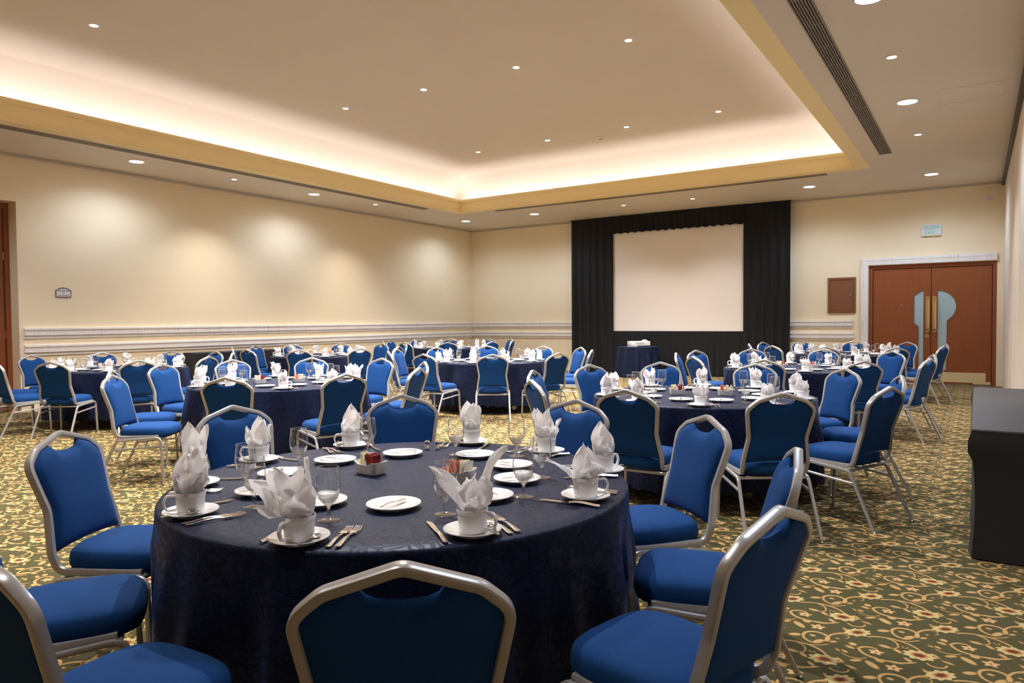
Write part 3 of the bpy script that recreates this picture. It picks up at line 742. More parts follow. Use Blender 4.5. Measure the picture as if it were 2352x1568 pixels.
# ------------------------------------------------------------------ tables, cloths
TABN = {'T1': 'front table', 'T2': 'second table of the right row', 'T6': 'third table of the right row', 'T7': 'farthest table of the right row',
        'T3': 'nearer table of the middle row', 'T4': 'farther table of the middle row', 'T5': 'nearest table of the left row',
        'T8': 'second table of the left row', 'T9': 'farthest table of the left row'}
TAB = {'T1': (-1.967, 2.175), 'T2': (-1.957, 5.922), 'T3': (-6.239, 4.964), 'T4': (-6.58, 9.353), 'T5': (-10.342, 5.423), 'T6': (-1.95, 9.737),
       'T7': (-1.967, 13.878), 'T8': (-10.60, 9.40), 'T9': (-10.582, 13.40)}
TR, TZ = .915, .76
tb = thing('round_table', (0, 0, 0), 0, 'x', 'table', 'round folding banquet tables')
bm = BM(); lathe(bm, [(0, .725), (.90, .725), (.905, .73), (.905, .75), (.90, .754), (0, .754)], 48); mesh('tabletop', bm, 'wood_dark', 30, tb)
for sx in (-1, 1):
    for sy in (-1, 1):
        bm = BM(); sweep(bm, fillet([(sx * .30, sy * .35, .725), (sx * .36, sy * .38, .12), (sx * .38, sy * .40, .09)], .02, 3), circ(.016, 10), Vector((1, 0, 0))); lg = mesh('leg', bm, 'black_metal', 40, tb)
        bm = BM(); cx, cy = sx * .40, sy * .40
        rows_ = []
        for r_, y_ in ((0, -.012), (.036, -.012), (.042, -.006), (.042, .006), (.036, .012), (0, .012)):
            rows_.append((r_, y_))
        lathe_y(bm, cx, cy, .042, rows_, 20); box(bm, cx - .012, cx + .03, cy - .018, cy + .018, .075, .10); mesh('caster', bm, 'steel', 40, lg)
for a in ((-.34, .34, -.012, .012, .598, .602), (-.34, -.316, -.35, .35, .60, .625), (.316, .34, -.35, .35, .60, .625)):
    bm = BM(); box(bm, *a); mesh('crossbar', bm, 'black_metal', 0, tb)
def cloth_bm(R, z, hem, seed, nf=26, amp=.050, flare=.036, dents=()):
    rnd = random.Random(seed); bm = BM(); N = 288; rows = []
    ks = [(rnd.randint(9, 13), rnd.uniform(0, 6.28), 1.), (rnd.randint(16, 23), rnd.uniform(0, 6.28), .55), (rnd.randint(28, 37), rnd.uniform(0, 6.28), .28), (4, rnd.uniform(0, 6), .4)]
    def fold(t): return sum(a * math.sin(k * t + p) for k, p, a in ks) / 1.6
    for r in (0, .25, .5, .75, .92):
        rows.append([bm.verts.new((R * r * math.cos(2 * PI * i / N), R * r * math.sin(2 * PI * i / N), z)) for i in range(N)] if r else [bm.verts.new((0, 0, z))])
    for a in (20, 45, 70, 90):
        aa = math.radians(a); rr = .016
        rows.append([bm.verts.new(((R - rr + rr * math.sin(aa)) * math.cos(2 * PI * i / N), (R - rr + rr * math.sin(aa)) * math.sin(2 * PI * i / N), z - rr + rr * math.cos(aa))) for i in range(N)])
    for j in range(1, 13):
        s = j / 12; zz = z - .016 + (hem - z + .016) * s
        row = []
        for i in range(N):
            t = 2 * PI * i / N; f = fold(t); rr = R + flare * s + amp * min(1, s * 2.2) ** 1.2 * (f if f > 0 else f * .7) + .006 * math.sin(13 * t + 5 * s) * s
            for da, rf in dents:       # seats pushed against the cloth
                dd = abs((t - da + PI) % (2 * PI) - PI)
                if dd < .30 and zz < .62:
                    lim = (rf - .012) / math.cos(dd); k2 = min(1, (.62 - zz) / .09) * min(1, (.30 - dd) / .05)
                    if rr > lim: rr += (lim - rr) * k2
            zz2 = zz + (.010 * math.sin(40 * t) + .006 * math.sin(91 * t) + .012 * math.sin(5 * t + seed) if j == 12 else 0)
            row.append(bm.verts.new((rr * math.cos(t), rr * math.sin(t), zz2)))
        rows.append(row)
    for a, b in zip(rows, rows[1:]):
        for i in range(N):
            j = (i + 1) % N
            if len(a) == 1: bm.faces.new((a[0], b[i], b[j]))
            else: bm.faces.new((a[i], b[i], b[j], a[j]))
    return bm
CLOTH = []
# ------------------------------------------------------------------ tableware prototypes
def proto(name, bm, m, cat, smooth=35):
    o = mesh(name, bm, m, smooth); o['category'] = cat; o['label'] = 'x'; return o
bm = BM(); lathe(bm, [(0, .004), (.045, .004), (.050, .0), (.056, .0), (.062, .007), (.086, .015), (.090, .0175), (.089, .0195), (.062, .0125), (.045, .0075), (.038, .0065), (0, .0065)], 40)
saucer = proto('saucer', bm, 'china', 'saucer')
bm = BM(); lathe(bm, [(0, .003), (.052, .003), (.056, 0), (.060, 0), (.066, .006), (.092, .014), (.096, .017), (.095, .019), (.068, .011), (.060, .007), (0, .006)], 40)
bplate = proto('bread_plate', bm, 'china', 'plate')
cup = thing('coffee_cup', (0, 0, 0), 0, 'x', 'cup')
bm = BM(); lathe(bm, [(0, .004), (.030, .004), (.032, 0), (.036, 0), (.040, .006), (.0415, .02), (.0435, .058), (.0455, .060), (.0455, .070), (.0445, .072), (.0425, .070), (.0415, .058), (.0385, .02), (.034, .010), (0, .008)], 36)
mesh('cup_body', bm, 'china', 35, cup)
bm = BM(); sweep(bm, fillet([(.040, 0, .062), (.070, 0, .063), (.078, 0, .040), (.070, 0, .014), (.038, 0, .016)], [.012, .016, .014], 5), rrect(.013, .0075, .0035, 2), Vector((0, 0, 1))); mesh('handle', bm, 'china', 50, cup); cup.scale = (1.07, 1.07, 1.03)
bm = BM()
lathe(bm, [(0, 0), (.036, 0), (.0375, .002), (.036, .0035), (.012, .007), (.0065, .012), (.0055, .022), (.0085, .029), (.0055, .036), (.0065, .046), (.016, .056), (.030, .072), (.038, .092), (.0405, .108), (.0395, .130), (.0365, .160), (.0352, .176),
           (.0346, .177), (.0340, .176), (.0352, .160), (.0382, .130), (.0392, .108), (.0365, .093), (.0285, .075), (.014, .061), (0, .056)], 36)
for f in bm.faces:
    zc = f.calc_center_median().z; f.material_index = 2 if zc > .1745 else 1 if zc > .098 else 3 if zc < .011 else 0
goblet = proto('water_goblet', bm, ['glass', 'glass_bowl', 'glass_rim', 'glass_foot'], 'glass', 60)
# cutlery: handle outward (+x), business end inward (-x); length about .2
def hand(bm, x0, x1, z=.004, w0=.004, w1=.0105, th=.0028):
    n = 10; pts = []; A = []
    for i in range(n + 1):
        t = i / n; x = x0 + (x1 - x0) * t; w_ = w0 + (w1 - w0) * t ** 2 if t < .93 else w1 * .72
        zz = z + .006 * math.sin(PI * t) * (1 - t) * 1.4
        A.append([bm.verts.new((x, w_, zz)), bm.verts.new((x, 0, zz + th * .7)), bm.verts.new((x, -w_, zz)), bm.verts.new((x, 0, zz - th * .5))])
    for a, b in zip(A, A[1:]):
        for i in range(4): bm.faces.new((a[i], a[(i + 1) % 4], b[(i + 1) % 4], b[i]))
    bm.faces.new(A[0]); bm.faces.new(list(reversed(A[-1])))
bm = BM(); hand(bm, -.03, .095)
box(bm, -.052, -.028, -.0115, .0115, .0045, .0075, .001, 1)
for i in range(4):
    yy = -.0102 + i * .0068; sweep(bm, [(-.048, yy, .006), (-.075, yy, .004), (-.098, yy * .9, .0085)], rrect(.0036, .002, .0006, 1), Vector((0, 0, 1)), scales=[1, 1, .6])
fork = proto('fork', bm, 'chrome', 'cutlery', 40)
bm = BM(); hand(bm, -.005, .11, .005, .007, .0095, .008)
prism(bm, [(-.005, -.006), (-.005, .007), (-.06, .010), (-.10, .009), (-.122, -.002), (-.115, -.007), (-.06, -.007)], .0035, .0055, 'z')
knife = proto('dinner_knife', bm, 'chrome', 'cutlery', 30)
bm = BM(); hand(bm, -.012, .07, .012, .0028, .0075, .0022)
lathe(bm, [(0, .004), (.012, .0075), (.0165, .014), (.0172, .0145), (.0165, .0150), (.012, .0090), (0, .0055)], 20)
for v in bm.verts:
    if v.co.length < .0181 and v.co.x < .02 and v.co.z < .0152 and abs(v.co.y) > -1: pass
tspoon = proto('teaspoon', bm, 'chrome', 'cutlery', 40)
for v in tspoon.data.vertices:
    if v.co.x < .019: v.co.x = v.co.x * 1.35 - .028 if math.hypot(v.co.x, v.co.y) <= .0175 and v.co.z < .0151 else v.co.x
bm = BM(); hand(bm, -.005, .075, .004, .004, .007, .004)
prism(bm, [(-.004, -.004), (-.004, .004), (-.03, .009), (-.06, .007), (-.072, -.003), (-.05, -.006)], .003, .0045, 'z')
bknife = proto('butter_knife', bm, 'chrome', 'cutlery', 30)
# sweetener holder: white china tray with a dip in the long sides
def holder_bm():
    bm = BM(); N = 44; rows = []
    def ring(a, b, z, dip=0, e=5.):
        row = []
        for i in range(N):
            t = 2 * PI * (i + .5) / N; c, s = math.cos(t), math.sin(t)
            x = math.copysign(abs(c) ** (2 / e), c) * a; y = math.copysign(abs(s) ** (2 / e), s) * b
            zz = z - dip * max(0, 1 - (x / (a * .72)) ** 2) ** 1.5 if dip else z
            row.append(bm.verts.new((x, y, zz)))
        rows.append(row)
    ring(.048, .030, 0); ring(.058, .038, .001); ring(.062, .041, .010); ring(.068, .045, .050, .016); ring(.069, .046, .053, .016); ring(.065, .042, .053, .016); ring(.058, .037, .010); ring(.050, .030, .006)
    for a, b in zip(rows, rows[1:]):
        for i in range(N): bm.faces.new((a[i], a[(i + 1) % N], b[(i + 1) % N], b[i]))
    bm.faces.new(rows[0]); bm.faces.new(rows[-1]); return bm
holder = proto('sweetener_holder', holder_bm(), 'china', 'condiment holder', 50)
def sachet_bm(w_, h_):
    bm = BM(); rows = []
    for j in range(6):
        t = j / 5; th = .0026 * math.sin(PI * min(1, max(0, t))) + .0004
        rows.append([bm.verts.new((x * w_ / 2, s * th, t * h_)) for s, x in ((1, -1), (1, -.3), (1, .3), (1, 1), (-1, 1), (-1, .3), (-1, -.3), (-1, -1))])
    for a, b in zip(rows, rows[1:]):
        for i in range(8): bm.faces.new((a[i], a[(i + 1) % 8], b[(i + 1) % 8], b[i]))
    bm.faces.new(rows[0]); bm.faces.new(rows[-1]); return bm
sach = {k_: proto('sweetener_sachet', sachet_bm(.036, .080), m_, 'sachet', 40) for k_, m_ in (('red', 'red'), ('orange', 'kraft'), ('white', 'paper'), ('yellow', 'yellowp'))}
bm = BM(); lathe(bm, [(0, 0), (.013, 0), (.0135, .004), (.0095, .018), (.0085, .026), (.0125, .031), (.0140, .038), (.011, .044), (0, .046)], 24)
shaker = proto('salt_shaker', bm, 'chrome', 'shaker', 35)

# napkins: pleated foot in the cup and pointed leaves fanning out of it
def napkin_bm(seed, leaves, foot=1.):
    rnd = random.Random(seed); bm = BM()
    N = 44; ph = rnd.uniform(0, 6); rows = []
    for j in range(7):
        t = j / 6; r0 = .028 + .014 * t ** 1.4 * foot; z = .012 + .090 * t
        row = []
        for i in range(N):
            a = 2 * PI * i / N; tri = abs(((a * 5 / (2 * PI) + ph) % 1) * 2 - 1) * 2 - 1; tri2 = math.sin(9 * a + ph + 2 * t)
            r = min(r0 + (.004 + .007 * t) * tri + .003 * t * tri2, .037 if j < 4 else .08)
            row.append(bm.verts.new((r * math.cos(a), r * math.sin(a), z + (0.016 * tri + .010 * tri2 if j == 6 else 0))))
        rows.append(row)
    for a, b in zip(rows, rows[1:]):
        for i in range(N): bm.faces.new((a[i], a[(i + 1) % N], b[(i + 1) % N], b[i]))
    for (ang, lean, h, wd, fold, curl, twist) in leaves:
        ang = math.radians(ang); U, V = 8, 12; d = Vector((math.cos(ang), math.sin(ang), 0)); sd_ = Vector((-d.y, d.x, 0)); G = []
        w1, w2 = rnd.uniform(0, 6), rnd.uniform(0, 6); skew = rnd.uniform(-.25, .25)
        for j in range(V + 1):
            t = j / V; out = .014 + lean * (t ** 1.5) - curl * max(0, t - .6) ** 2 * 2; z = .030 + h * (t - .22 * max(0, lean) / max(h, .01) * t * t)
            prof_ = (math.sin(PI * min(1, (.20 + .80 * t)) ) ** .8 if t > .38 else .62 + .38 * t / .38) if t < .999 else .02
            prof_ = (.45 + .55 * min(1, t / .55) ** .8) if t < .55 else (1 - ((t - .55) / .45) ** (1.9 if wd < .05 else 3.5)) + .03
            row = []
            for i in range(U + 1):
                u = -1 + 2 * i / U; tw = twist * t
                s_ = (sd_ * math.cos(tw) + d * math.sin(tw)); n_ = (d * math.cos(tw) - sd_ * math.sin(tw))
                p = Vector((0, 0, z)) + d * out + s_ * (u * wd * prof_ + skew * wd * t) - n_ * (fold * (1 - abs(u)) * wd * prof_ * -1 + .0)
                p += n_ * (.0050 * math.sin(7 * t + w1 + 2.5 * u) + .0045 * math.sin(4.5 * u + w2 + 6 * t) + .003 * math.sin(11 * u * t + w1)) * min(1, t * 3) * (wd / .034)
                p.z += .006 * math.sin(3 * u + w2) * t
                q = .036
                if p.z < .075 and math.hypot(p.x, p.y) > q:
                    k_ = q / math.hypot(p.x, p.y); p.x *= k_; p.y *= k_
                row.append(bm.verts.new(p))
            G.append(row)
        for a, b in zip(G, G[1:]):
            for i in range(U): bm.faces.new((a[i], a[i + 1], b[i + 1], b[i]))
    bmesh.ops.solidify(bm, geom=bm.faces[:], thickness=.0009)
    return bm
def napk(seed, leaves=None, foot=1.):
    rnd = random.Random(seed * 7 + 1)
    if leaves is None:
        n = rnd.choice((5, 6, 6, 7)); a0 = rnd.uniform(0, 360); leaves = []
        for i in range(n):
            leaves.append((a0 + 360 * i / n + rnd.uniform(-22, 22), rnd.uniform(.0, .035) if i % 3 else rnd.uniform(.03, .055), rnd.uniform(.10, .165), rnd.uniform(.028, .045), rnd.uniform(-.6, .7), rnd.uniform(-.05, .12), rnd.uniform(-.9, .9)))
    return proto('folded_napkin', napkin_bm(seed, leaves, foot), 'napkin', 'napkin', 70)
NAP = [napk(s) for s in range(1, 10)]

# ------------------------------------------------------------------ layout
NUMW = ('twelve', 'one', 'two', 'three', 'four', 'five', 'six', 'seven', 'eight', 'nine', 'ten', 'eleven', 'twelve')
def face_ang(dx, dy): return math.atan2(dy, dx) - PI / 2      # rotation that turns local +y to (dx,dy)
def clock(t, x, y):
    cx, cy = TAB[t]; a = math.degrees(math.atan2(y - cy, x - cx) - math.atan2(-cy, -cx))
    h = (6 - a / 30) % 12; return h
def hours(t, pts):
    """distinct clock hours for places going round one table"""
    hs = []
    order = sorted(range(len(pts)), key=lambda i: clock(t, *pts[i])); used = {}
    for i in order:
        h = int(round(clock(t, *pts[i]))) % 12 or 12
        while h in used.values(): h = h % 12 + 1
        used[i] = h
    return {i: NUMW[h] for i, h in used.items()}
CH = {
 'T1': [(-1.80, .60), (-.92, 1.01), (-.40, 1.81), (-.53, 2.67), (-1.09, 3.35), (-1.95, 3.65), (-3.03, 3.35), (-3.49, 2.45), (-3.33, 1.48), (-2.73, .86)],
 'T2': [(-1.95, 4.34), (-1.01, 4.63), (-.48, 5.36), (-.50, 6.44), (-1.02, 7.07), (-1.89, 7.43), (-2.87, 7.30), (-3.37, 6.60), (-3.45, 5.60), (-2.90, 4.69)],
 'T3': [(-6.55, 3.36), (-5.35, 3.70), (-4.70, 4.46), (-4.66, 5.41), (-5.28, 6.23), (-6.30, 6.60), (-7.25, 6.29), (-7.83, 5.51), (-7.79, 4.56), (-7.19, 3.69)],
 'T4': [(-6.54, 7.68), (-5.55, 7.97), (-4.92, 8.70), (-4.97, 9.84), (-5.63, 10.73), (-6.49, 10.94), (-7.59, 10.72), (-8.04, 9.79), (-8.14, 8.87), (-7.57, 8.06)],
 'T5': [(-10.34, 3.86), (-9.53, 4.19), (-8.80, 4.86), (-8.91, 5.90), (-9.45, 6.66), (-10.33, 6.99), (-11.24, 6.78), (-11.87, 5.96), (-11.90, 4.93), (-11.27, 4.16)],
 'T6': [(-1.99, 8.21), (-1.00, 8.37), (-.43, 9.24), (-.44, 10.21), (-.96, 11.05), (-1.90, 11.39), (-2.89, 11.10), (-3.49, 10.30), (-3.46, 9.39), (-2.93, 8.61)],
 'T7': [(-2.01, 12.20), (-1.03, 12.43), (-.43, 13.37), (-.43, 14.30), (-1.07, 15.17), (-2.03, 15.45), (-2.96, 15.15), (-3.52, 14.35), (-3.51, 13.31), (-2.92, 12.54)],
 'T8': [(-10.58, 7.74), (-9.55, 8.01), (-8.93, 8.82), (-9.00, 9.88), (-9.51, 10.66), (-10.49, 11.00), (-11.46, 10.76), (-12.10, 9.97), (-12.08, 9.03), (-11.58, 8.16)],
 'T9': [(-10.56, 11.77), (-9.60, 12.09), (-9.01, 12.95), (-9.10, 13.92), (-9.68, 14.72), (-10.55, 15.02), (-11.53, 14.65), (-12.05, 13.90), (-12.10, 12.95), (-11.54, 12.11)]}
TURN = {('T3', 0): -.75, ('T3', 9): -.1}
DENT = {}
rg = random.Random(4)
WAY = ('seen from behind', 'side-on', 'facing the camera')
for t, L in CH.items():
    cx, cy = TAB[t]; hs = hours(t, L)
    for k_, (x, y) in enumerate(L):
        dx, dy = cx - x, cy - y; d = math.hypot(dx, dy); dx /= d; dy /= d
        mn = 1.485 if t == 'T1' else 1.52
        if d < mn: x, y = cx - dx * mn, cy - dy * mn
        a = face_ang(dx, dy) + TURN.get((t, k_), rg.uniform(-.05, .05))
        fx, fy = -math.sin(a), math.cos(a)
        DENT.setdefault(t, []).append((math.atan2(y + fy * .335 - cy, x + fx * .335 - cx), math.hypot(y + fy * .335 - cy, x + fx * .335 - cx) - .243))
        vx, vy = x, y; vd = math.hypot(vx, vy); dot = (fx * vx + fy * vy) / vd
        way = WAY[0] if dot > .45 else WAY[2] if dot < -.45 else WAY[1]
        place(chair, (x + fx * .335, y + fy * .335, 0), a, 'blue banquet chair %s, %s o\'clock at the %s' % (way, hs[k_], TABN[t]), 'chairs at the ' + TABN[t])
sets = {t: [(TAB[t][0] + .815 * math.cos(math.radians(-72 + 36 * k_)), TAB[t][1] + .815 * math.sin(math.radians(-72 + 36 * k_))) for k_ in range(10)] for t in TAB}
sets['T1'] = [(-1.672, 1.392), (-1.281, 1.725), (-1.183, 2.284), (-1.325, 2.718), (-1.753, 2.972), (-2.224, 2.993), (-2.700, 2.590), (-2.785, 2.093), (-2.60, 1.655), (-2.219, 1.392)]
pl1 = [(-1.694, 1.822), (-1.487, 2.097), (-1.544, 2.384), (-1.714, 2.599), (-1.993, 2.713), (-2.315, 2.558), (-2.469, 2.269), (-2.457, 1.954), (-2.263, 1.708), (-1.951, 1.719)]
gb1 = [(-1.767, 1.592), (-1.487, 1.851), (-1.389, 2.188), (-1.495, 2.497), (-1.835, 2.832), (-2.106, 2.709), (-2.492, 2.505), (-2.519, 2.103), (-2.38, 1.727), (-2.122, 1.573)]
HDL = {0: -115, 1: -28, 2: 5, 3: 30, 4: 150, 5: 160, 6: 200, 7: 190, 8: 120, 9: 205}
# custom napkins of the front table; angles in world degrees
def A_(deg): return deg + 33      # 0 = to the right of the picture
CN = {0: [(A_(172), .085, .150, .062, -.4, -.1, .2), (A_(150), .060, .175, .058, .4, -.05, -.2), (A_(195), .095, .090, .055, -.4, .0, .4), (A_(45), .012, .195, .034, .7, 0, .2), (A_(95), .02, .165, .048, .5, 0, .4), (A_(275), .016, .100, .044, .9, .1, .2), (A_(335), .012, .12, .036, .6, 0, 0)],
      1: [(A_(25), .045, .215, .040, .6, -.15, .1), (A_(168), .070, .165, .046, .6, -.1, -.3), (A_(75), .018, .130, .040, -.6, 0, .2), (A_(350), .038, .135, .038, .8, .05, .2), (A_(240), .020, .070, .034, .7, .1, 0), (A_(120), .03, .12, .040, .5, 0, .3)],
      2: [(A_(180), .115, .135, .050, .4, -.05, -.2), (A_(100), .010, .160, .042, -.6, 0, .3), (A_(65), .018, .150, .036, .6, 0, -.3), (A_(5), .050, .105, .040, .7, .15, .2), (A_(270), .022, .085, .038, .8, .1, 0), (A_(310), .025, .095, .034, -.6, 0, .2)],
      3: [(A_(100), .008, .175, .042, .7, 0, .4), (A_(45), .022, .165, .036, -.6, .1, -.4), (A_(200), .02, .12, .040, .7, .05, .2), (A_(330), .03, .10, .038, .7, .05, .2), (A_(270), .02, .085, .036, .5, 0, 0)],
      4: [(A_(150), .045, .185, .048, .7, 0, .2), (A_(65), .02, .175, .038, -.6, 0, .3), (A_(15), .050, .135, .044, .7, 0, .2), (A_(280), .02, .10, .040, .6, 0, .1), (A_(220), .02, .10, .038, .6, 0, .1)],
      5: [(A_(120), .012, .185, .044, .6, 0, .3), (A_(75), .014, .175, .042, -.5, 0, -.3), (A_(25), .034, .165, .040, .6, .05, .2), (A_(270), .02, .10, .040, .6, 0, .1), (A_(200), .018, .12, .038, .6, 0, .1)],
      6: [(A_(80), .012, .185, .048, .7, 0, .2), (A_(170), .035, .115, .040, .6, .1, .1), (A_(20), .03, .140, .044, .6, 0, -.2), (A_(270), .02, .09, .040, .6, 0, .1)],
      7: [(A_(95), .006, .175, .038, .7, 0, .2), (A_(165), .055, .135, .040, .6, 0, .1), (A_(20), .03, .140, .044, .6, 0, -.2), (A_(60), .02, .155, .036, .6, 0, -.2), (A_(270), .02, .08, .040, .6, 0, .1)],
      8: [(A_(150), .020, .215, .046, .7, 0, .1), (A_(55), .030, .205, .034, .6, 0, .2), (A_(260), .02, .13, .046, .6, 0, .1), (A_(200), .02, .14, .036, .6, 0, .1)],
      9: [(A_(55), .02, .195, .058, -.45, 0, .3), (A_(130), .012, .170, .052, .5, 0, -.3), (A_(270), .014, .120, .042, .9, .1, .1), (A_(340), .040, .125, .042, .7, .05, .3), (A_(200), .025, .11, .042, .6, 0, -.3), (A_(10), .035, .155, .044, .6, 0, 0)]}
def put_on(o, x, y, z, rz, lab, grp): return place(o, (x, y, z), rz, lab, grp)
def sweet(t, x, y, rz, side, big):
    z = TZ + .0015; lab = 'white china sweetener holder on the %s, %s one' % (TABN[t], side)
    put_on(holder, x, y, z, rz, lab, 'sweetener holders')
    rnd = random.Random(hash_(t + side)); cols = ['yellow', 'white', 'white', 'red', 'red', 'red'] if side == 'left' else ['orange', 'orange', 'orange', 'white', 'white', 'yellow']
    c, s = math.cos(rz), math.sin(rz); n = 15 if big else 9
    for i in range(n):
        u = -.046 + .092 * i / (n - 1); v = rnd.uniform(-.010, .010); k_ = cols[int(i / n * len(cols))]
        xx, yy = x + c * u - s * v, y + s * u + c * v
        o = place(sach[k_], (xx, yy, z + .008), rz + PI / 2 + rnd.uniform(-.5, .5), '%s paper sachet in the %s sweetener holder, %s' % (k_, side, TABN[t]), '%s sachets, %s holder, %s' % (k_, side, TABN[t]))
        o.rotation_euler[0] = rnd.uniform(-.25, .25); o.rotation_euler[1] = rnd.uniform(-.15, .15)
def hash_(s): return sum(ord(c) * (i + 3) for i, c in enumerate(s))
near = {'T1', 'T2', 'T3'}
tabangle = {}
for t, (cx, cy) in TAB.items():
    place(tb, (cx, cy, 0), rg.uniform(0, 1), 'round folding table under the cloth, ' + TABN[t], 'round folding banquet tables')
    sd_ = hash_(t)
    o = mesh('tablecloth', cloth_bm(TR, TZ, .13, sd_, dents=DENT[t]), 'damask', 50); o['category'] = 'tablecloth'
    o.location = (cx, cy, 0); o['label'] = 'navy damask cloth draped over the ' + TABN[t]; o['group'] = 'navy round tablecloths'
    hs = hours(t, sets[t]); Z = TZ + .001
    for k_, (x, y) in enumerate(sets[t]):
        h = hs[k_]; a = math.atan2(y - cy, x - cx); T_ = TABN[t]
        at = lambda r, da: (cx + r * math.cos(a + da), cy + r * math.sin(a + da))
        spot_ = '%s o\'clock place, %s' % (h, T_)
        put_on(saucer, x, y, Z, 0, 'white saucer at the ' + spot_, 'saucers on the ' + T_)
        ha = math.radians(HDL[k_]) + .58 if t == 'T1' else rg.uniform(0, 6.28)
        ci = cup; place(ci, (x, y, Z + .0068), ha, 'white coffee cup at the ' + spot_, 'coffee cups on the ' + T_)
        if t == 'T1':
            nn = napk(100 + k_, CN[k_]); nn.location = (x, y, Z + .0075); nn['label'] = 'folded white napkin in cup, ' + spot_; nn['group'] = 'folded napkins on the ' + T_
            if k_ in (0, 1): nn.scale = (1.1, 1.1, 1.05)
        else:
            place(NAP[rg.randrange(9)], (x, y, Z + .0075), rg.uniform(0, 6.28), 'folded white napkin in cup, ' + spot_, 'folded napkins on the ' + T_)
        bx, by = pl1[k_] if t == 'T1' else at(.50, math.radians(18)); put_on(bplate, bx, by, Z, 0, 'white bread plate inward of the ' + spot_, 'bread plates on the ' + T_)
        gx, gy = gb1[k_] if t == 'T1' else at(.60, math.radians(rg.uniform(-3, 3))); put_on(goblet, gx, gy, Z, 0, 'clear stemmed water goblet, ' + spot_, 'water goblets on the ' + T_)
        kx, ky = at(.775, -.125); put_on(knife, kx, ky, Z, a + rg.uniform(-.06, .06), 'silver dinner knife beside the ' + spot_, 'dinner knives on the ' + T_)
        kx, ky = at(.79, .128); put_on(fork, kx, ky, Z, a + .12 + rg.uniform(-.1, .1), 'silver inner fork beside the ' + spot_, 'forks on the ' + T_)
        if t in near or t == 'T4':
            kx, ky = at(.79, .165); o = put_on(fork, kx, ky, Z + (.0015 if t == 'T1' else 0), a + .05 + rg.uniform(-.05, .05), 'silver outer fork beside the ' + spot_, 'forks on the ' + T_)
        if t in near:
            ta = a + .62; ca, sa = math.cos(ta + PI / 2.), math.sin(ta + PI / 2.)
            put_on(tspoon, x + .062 * math.cos(a + 1.0), y + .062 * math.sin(a + 1.0), Z + .0085, a - .15, 'silver teaspoon on the saucer, ' + spot_, 'teaspoons on the ' + T_)
            ba = a + rg.uniform(-.9, .9); o = put_on(bknife, bx, by, Z + .014, ba, 'small butter knife on bread plate, ' + spot_, 'butter knives on the ' + T_)
    va = math.atan2(-cy, -cx); rx, ry = -math.sin(va), math.cos(va)     # to the right as seen from the camera
    if t == 'T1':
        sweet(t, -2.165, 2.19, -.05, 'left', 1); sweet(t, -1.745, 2.26, .25, 'right', 1)
        put_on(shaker, -2.319, 2.745, Z, 0, 'silver shaker at the far edge of front table, left of pair', 'salt and pepper shakers'); put_on(shaker, -2.275, 2.772, Z, 0, 'silver shaker at the far edge of front table, right of pair', 'salt and pepper shakers')
    else:
        sweet(t, cx - rx * .2, cy - ry * .2, va + PI / 2 + .2, 'left', t in near); sweet(t, cx + rx * .2, cy + ry * .2, va + PI / 2 - .15, 'right', t in near)

# ------------------------------------------------------------------ projector on its small table
pt = thing('pedestal_table', (-7.0, 16.35, 0), 0, 'small round table under navy cloth in front of the screen', 'table')
bm = BM(); lathe(bm, [(0, .71), (.48, .71), (.485, .735), (0, .735)], 32); mesh('tabletop', bm, 'wood_dark', 30, pt)
bm = BM(); lathe(bm, [(0, 0), (.25, 0), (.25, .02), (.03, .04), (.03, .71), (0, .71)], 20); mesh('pedestal', bm, 'black_metal', 30, pt)
o = mesh('tablecloth', cloth_bm(.495, .74, .02, 9, amp=.035, flare=.07), 'damask', 50); o.location = (-7.0, 16.35, 0); tag(o, 'navy cloth to the floor over the small projector table', 'tablecloth')
pj = thing('projector', (-6.98, 16.35, .742), YAW + .15, 'white projector on the small cloth-covered table', 'projector')
bm = BM(); box(bm, -.24, .24, -.17, .17, .015, .125, .010, 2); mesh('body', bm, 'plastic_white', 30, pj)
bm = BM(); lathe(bm, [(0, .165), (.03, .162), (.065, .145), (.085, .122), (0, .12)], 24, .15, 0); mesh('lens_cover', bm, 'plastic_white', 50, pj)
bm = BM()
for i in range(9): box(bm, -.14 + i * .026, -.122 + i * .026, -.172, -.169, .075, .092)
for i in range(4): box(bm, -.10 + i * .03, -.085 + i * .03, -.172, -.169, .052, .062)
mesh('port_panel', bm, 'ink', 0, pj)
bm = BM(); box(bm, .14, .225, -.173, -.169, .035, .105)
mesh('vent_grille', bm, 'sign_face', 0, pj)
for sx in (-1, 1):
    for sy in (-1, 1):
        bm = BM(); lathe(bm, [(0, 0), (.012, 0), (.012, .016), (0, .016)], 10, sx * .2, sy * .13); mesh('foot', bm, 'rubber', 30, pj)
bm = BM(); sweep(bm, fillet([(-.15, -.19, .02), (-.10, -.22, .006), (-.25, -.25, .006), (-.33, -.16, .006), (-.36, -.20, .006)], .05, 5), circ(.005, 6)); mesh('cable', bm, 'plastic_white', 50, pj)
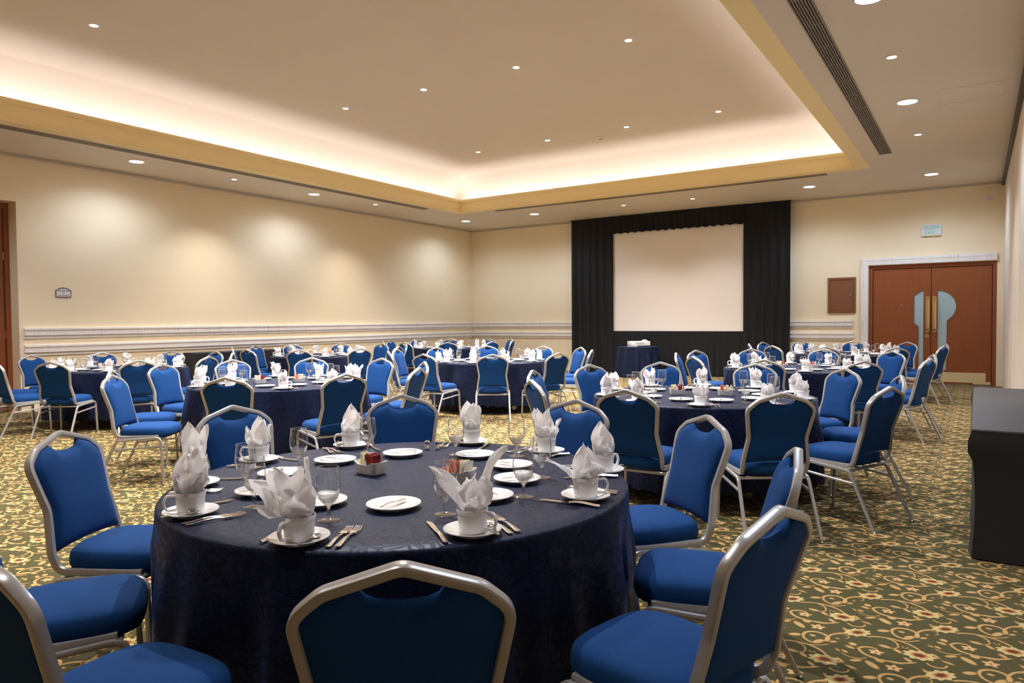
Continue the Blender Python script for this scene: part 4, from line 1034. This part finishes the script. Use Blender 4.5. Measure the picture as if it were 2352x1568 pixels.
# ------------------------------------------------------------------ black covered side tables
st = thing('buffet_table', (.195, 6.32, 0), 0, 'black cloth-covered long table at the right edge', 'table')
bm = BM(); box(bm, -.215, .215, -1.45, 1.45, .745, .762, .008, 2); mesh('tabletop_cover', bm, 'black_top', 30, st)
bm = BM(); N = 80; rows = []
def rect_pt(u, a, b, r=.03):
    per = 4 * (a + b); s = u * per
    for (x0, y0, dx, dy, L) in ((-a, -b, 1, 0, 2 * a), (a, -b, 0, 1, 2 * b), (a, b, -1, 0, 2 * a), (-a, b, 0, -1, 2 * b)):
        if s <= L: return x0 + dx * s, y0 + dy * s
        s -= L
    return -a, -b
US = []
for side_, (n_) in enumerate((10, 44, 10, 44)):
    base = [0, 2 * .215, 2 * .215 + 2.9, 4 * .215 + 2.9][side_]; L = [.43, 2.9, .43, 2.9][side_]
    US += [(base + L * i / n_) / (4 * .215 + 5.8) for i in range(n_)]
for j in range(13):
    t_ = j / 12; z = .752 - .745 * t_; row = []
    sh = -.004 if j == 0 else (.003 if j in (1, 2) else -.018 * math.sin(PI * min(1, (t_ - .1) / .9)) + .0)
    for u in US:
        x, y = rect_pt(u, .215, 1.45); f = .008 * math.sin(y * 9) * t_ + .004 * math.sin(y * 23) * t_
        cr = max(0, 1 - abs(abs(y) - 1.45) / .10) * max(0, 1 - abs(abs(x) - .215) / .10)
        k_ = sh + (.014 if j in (1, 2) else 0) * cr
        nx, ny = (math.copysign(1, x) if abs(abs(x) - .215) < 1e-4 else 0), (math.copysign(1, y) if abs(abs(y) - 1.45) < 1e-4 else 0)
        row.append(bm.verts.new((x + nx * (k_ + f), y + ny * (k_ + f * .3), z)))
    rows.append(row)
for a, b in zip(rows, rows[1:]):
    for i in range(len(US)): bm.faces.new((a[i], a[(i + 1) % len(US)], b[(i + 1) % len(US)], b[i]))
mesh('stretch_skirt', bm, 'black_cloth', 40, st)
ft = thing('draped_side_table', (-12.54, 9.05, 0), 0, 'long low black-draped table standing against the left wall', 'table')
bm = BM(); box(bm, -.19, .19, -1.15, 1.15, .815, .835, .006, 2); mesh('tabletop_cover', bm, 'black_top', 30, ft)
bm = BM(); n = 110
rowA, rowB = [], []
for i in range(n + 1):
    y = -1.15 + 2.3 * i / n; f = .012 * math.sin(y * 48); rowA.append(bm.verts.new((.192, y, .826))); rowB.append(bm.verts.new((.20 + f, y, .01)))
for i in range(n): bm.faces.new((rowA[i], rowA[i + 1], rowB[i + 1], rowB[i]))
for y in (-1.15, 1.15):
    vs = [bm.verts.new(v) for v in ((-.19, y, .826), (.192, y, .826), (.20, y, .01), (-.19, y, .01))]; bm.faces.new(vs)
bmesh.ops.solidify(bm, geom=bm.faces[:], thickness=.004)
mesh('table_skirt', bm, 'black_cloth', 50, ft)
# prototypes never placed are removed
for o in list(COL.objects):
    if o.get('label') == 'x': 
        for c in list(o.children_recursive): bpy.data.objects.remove(c)
        bpy.data.objects.remove(o)
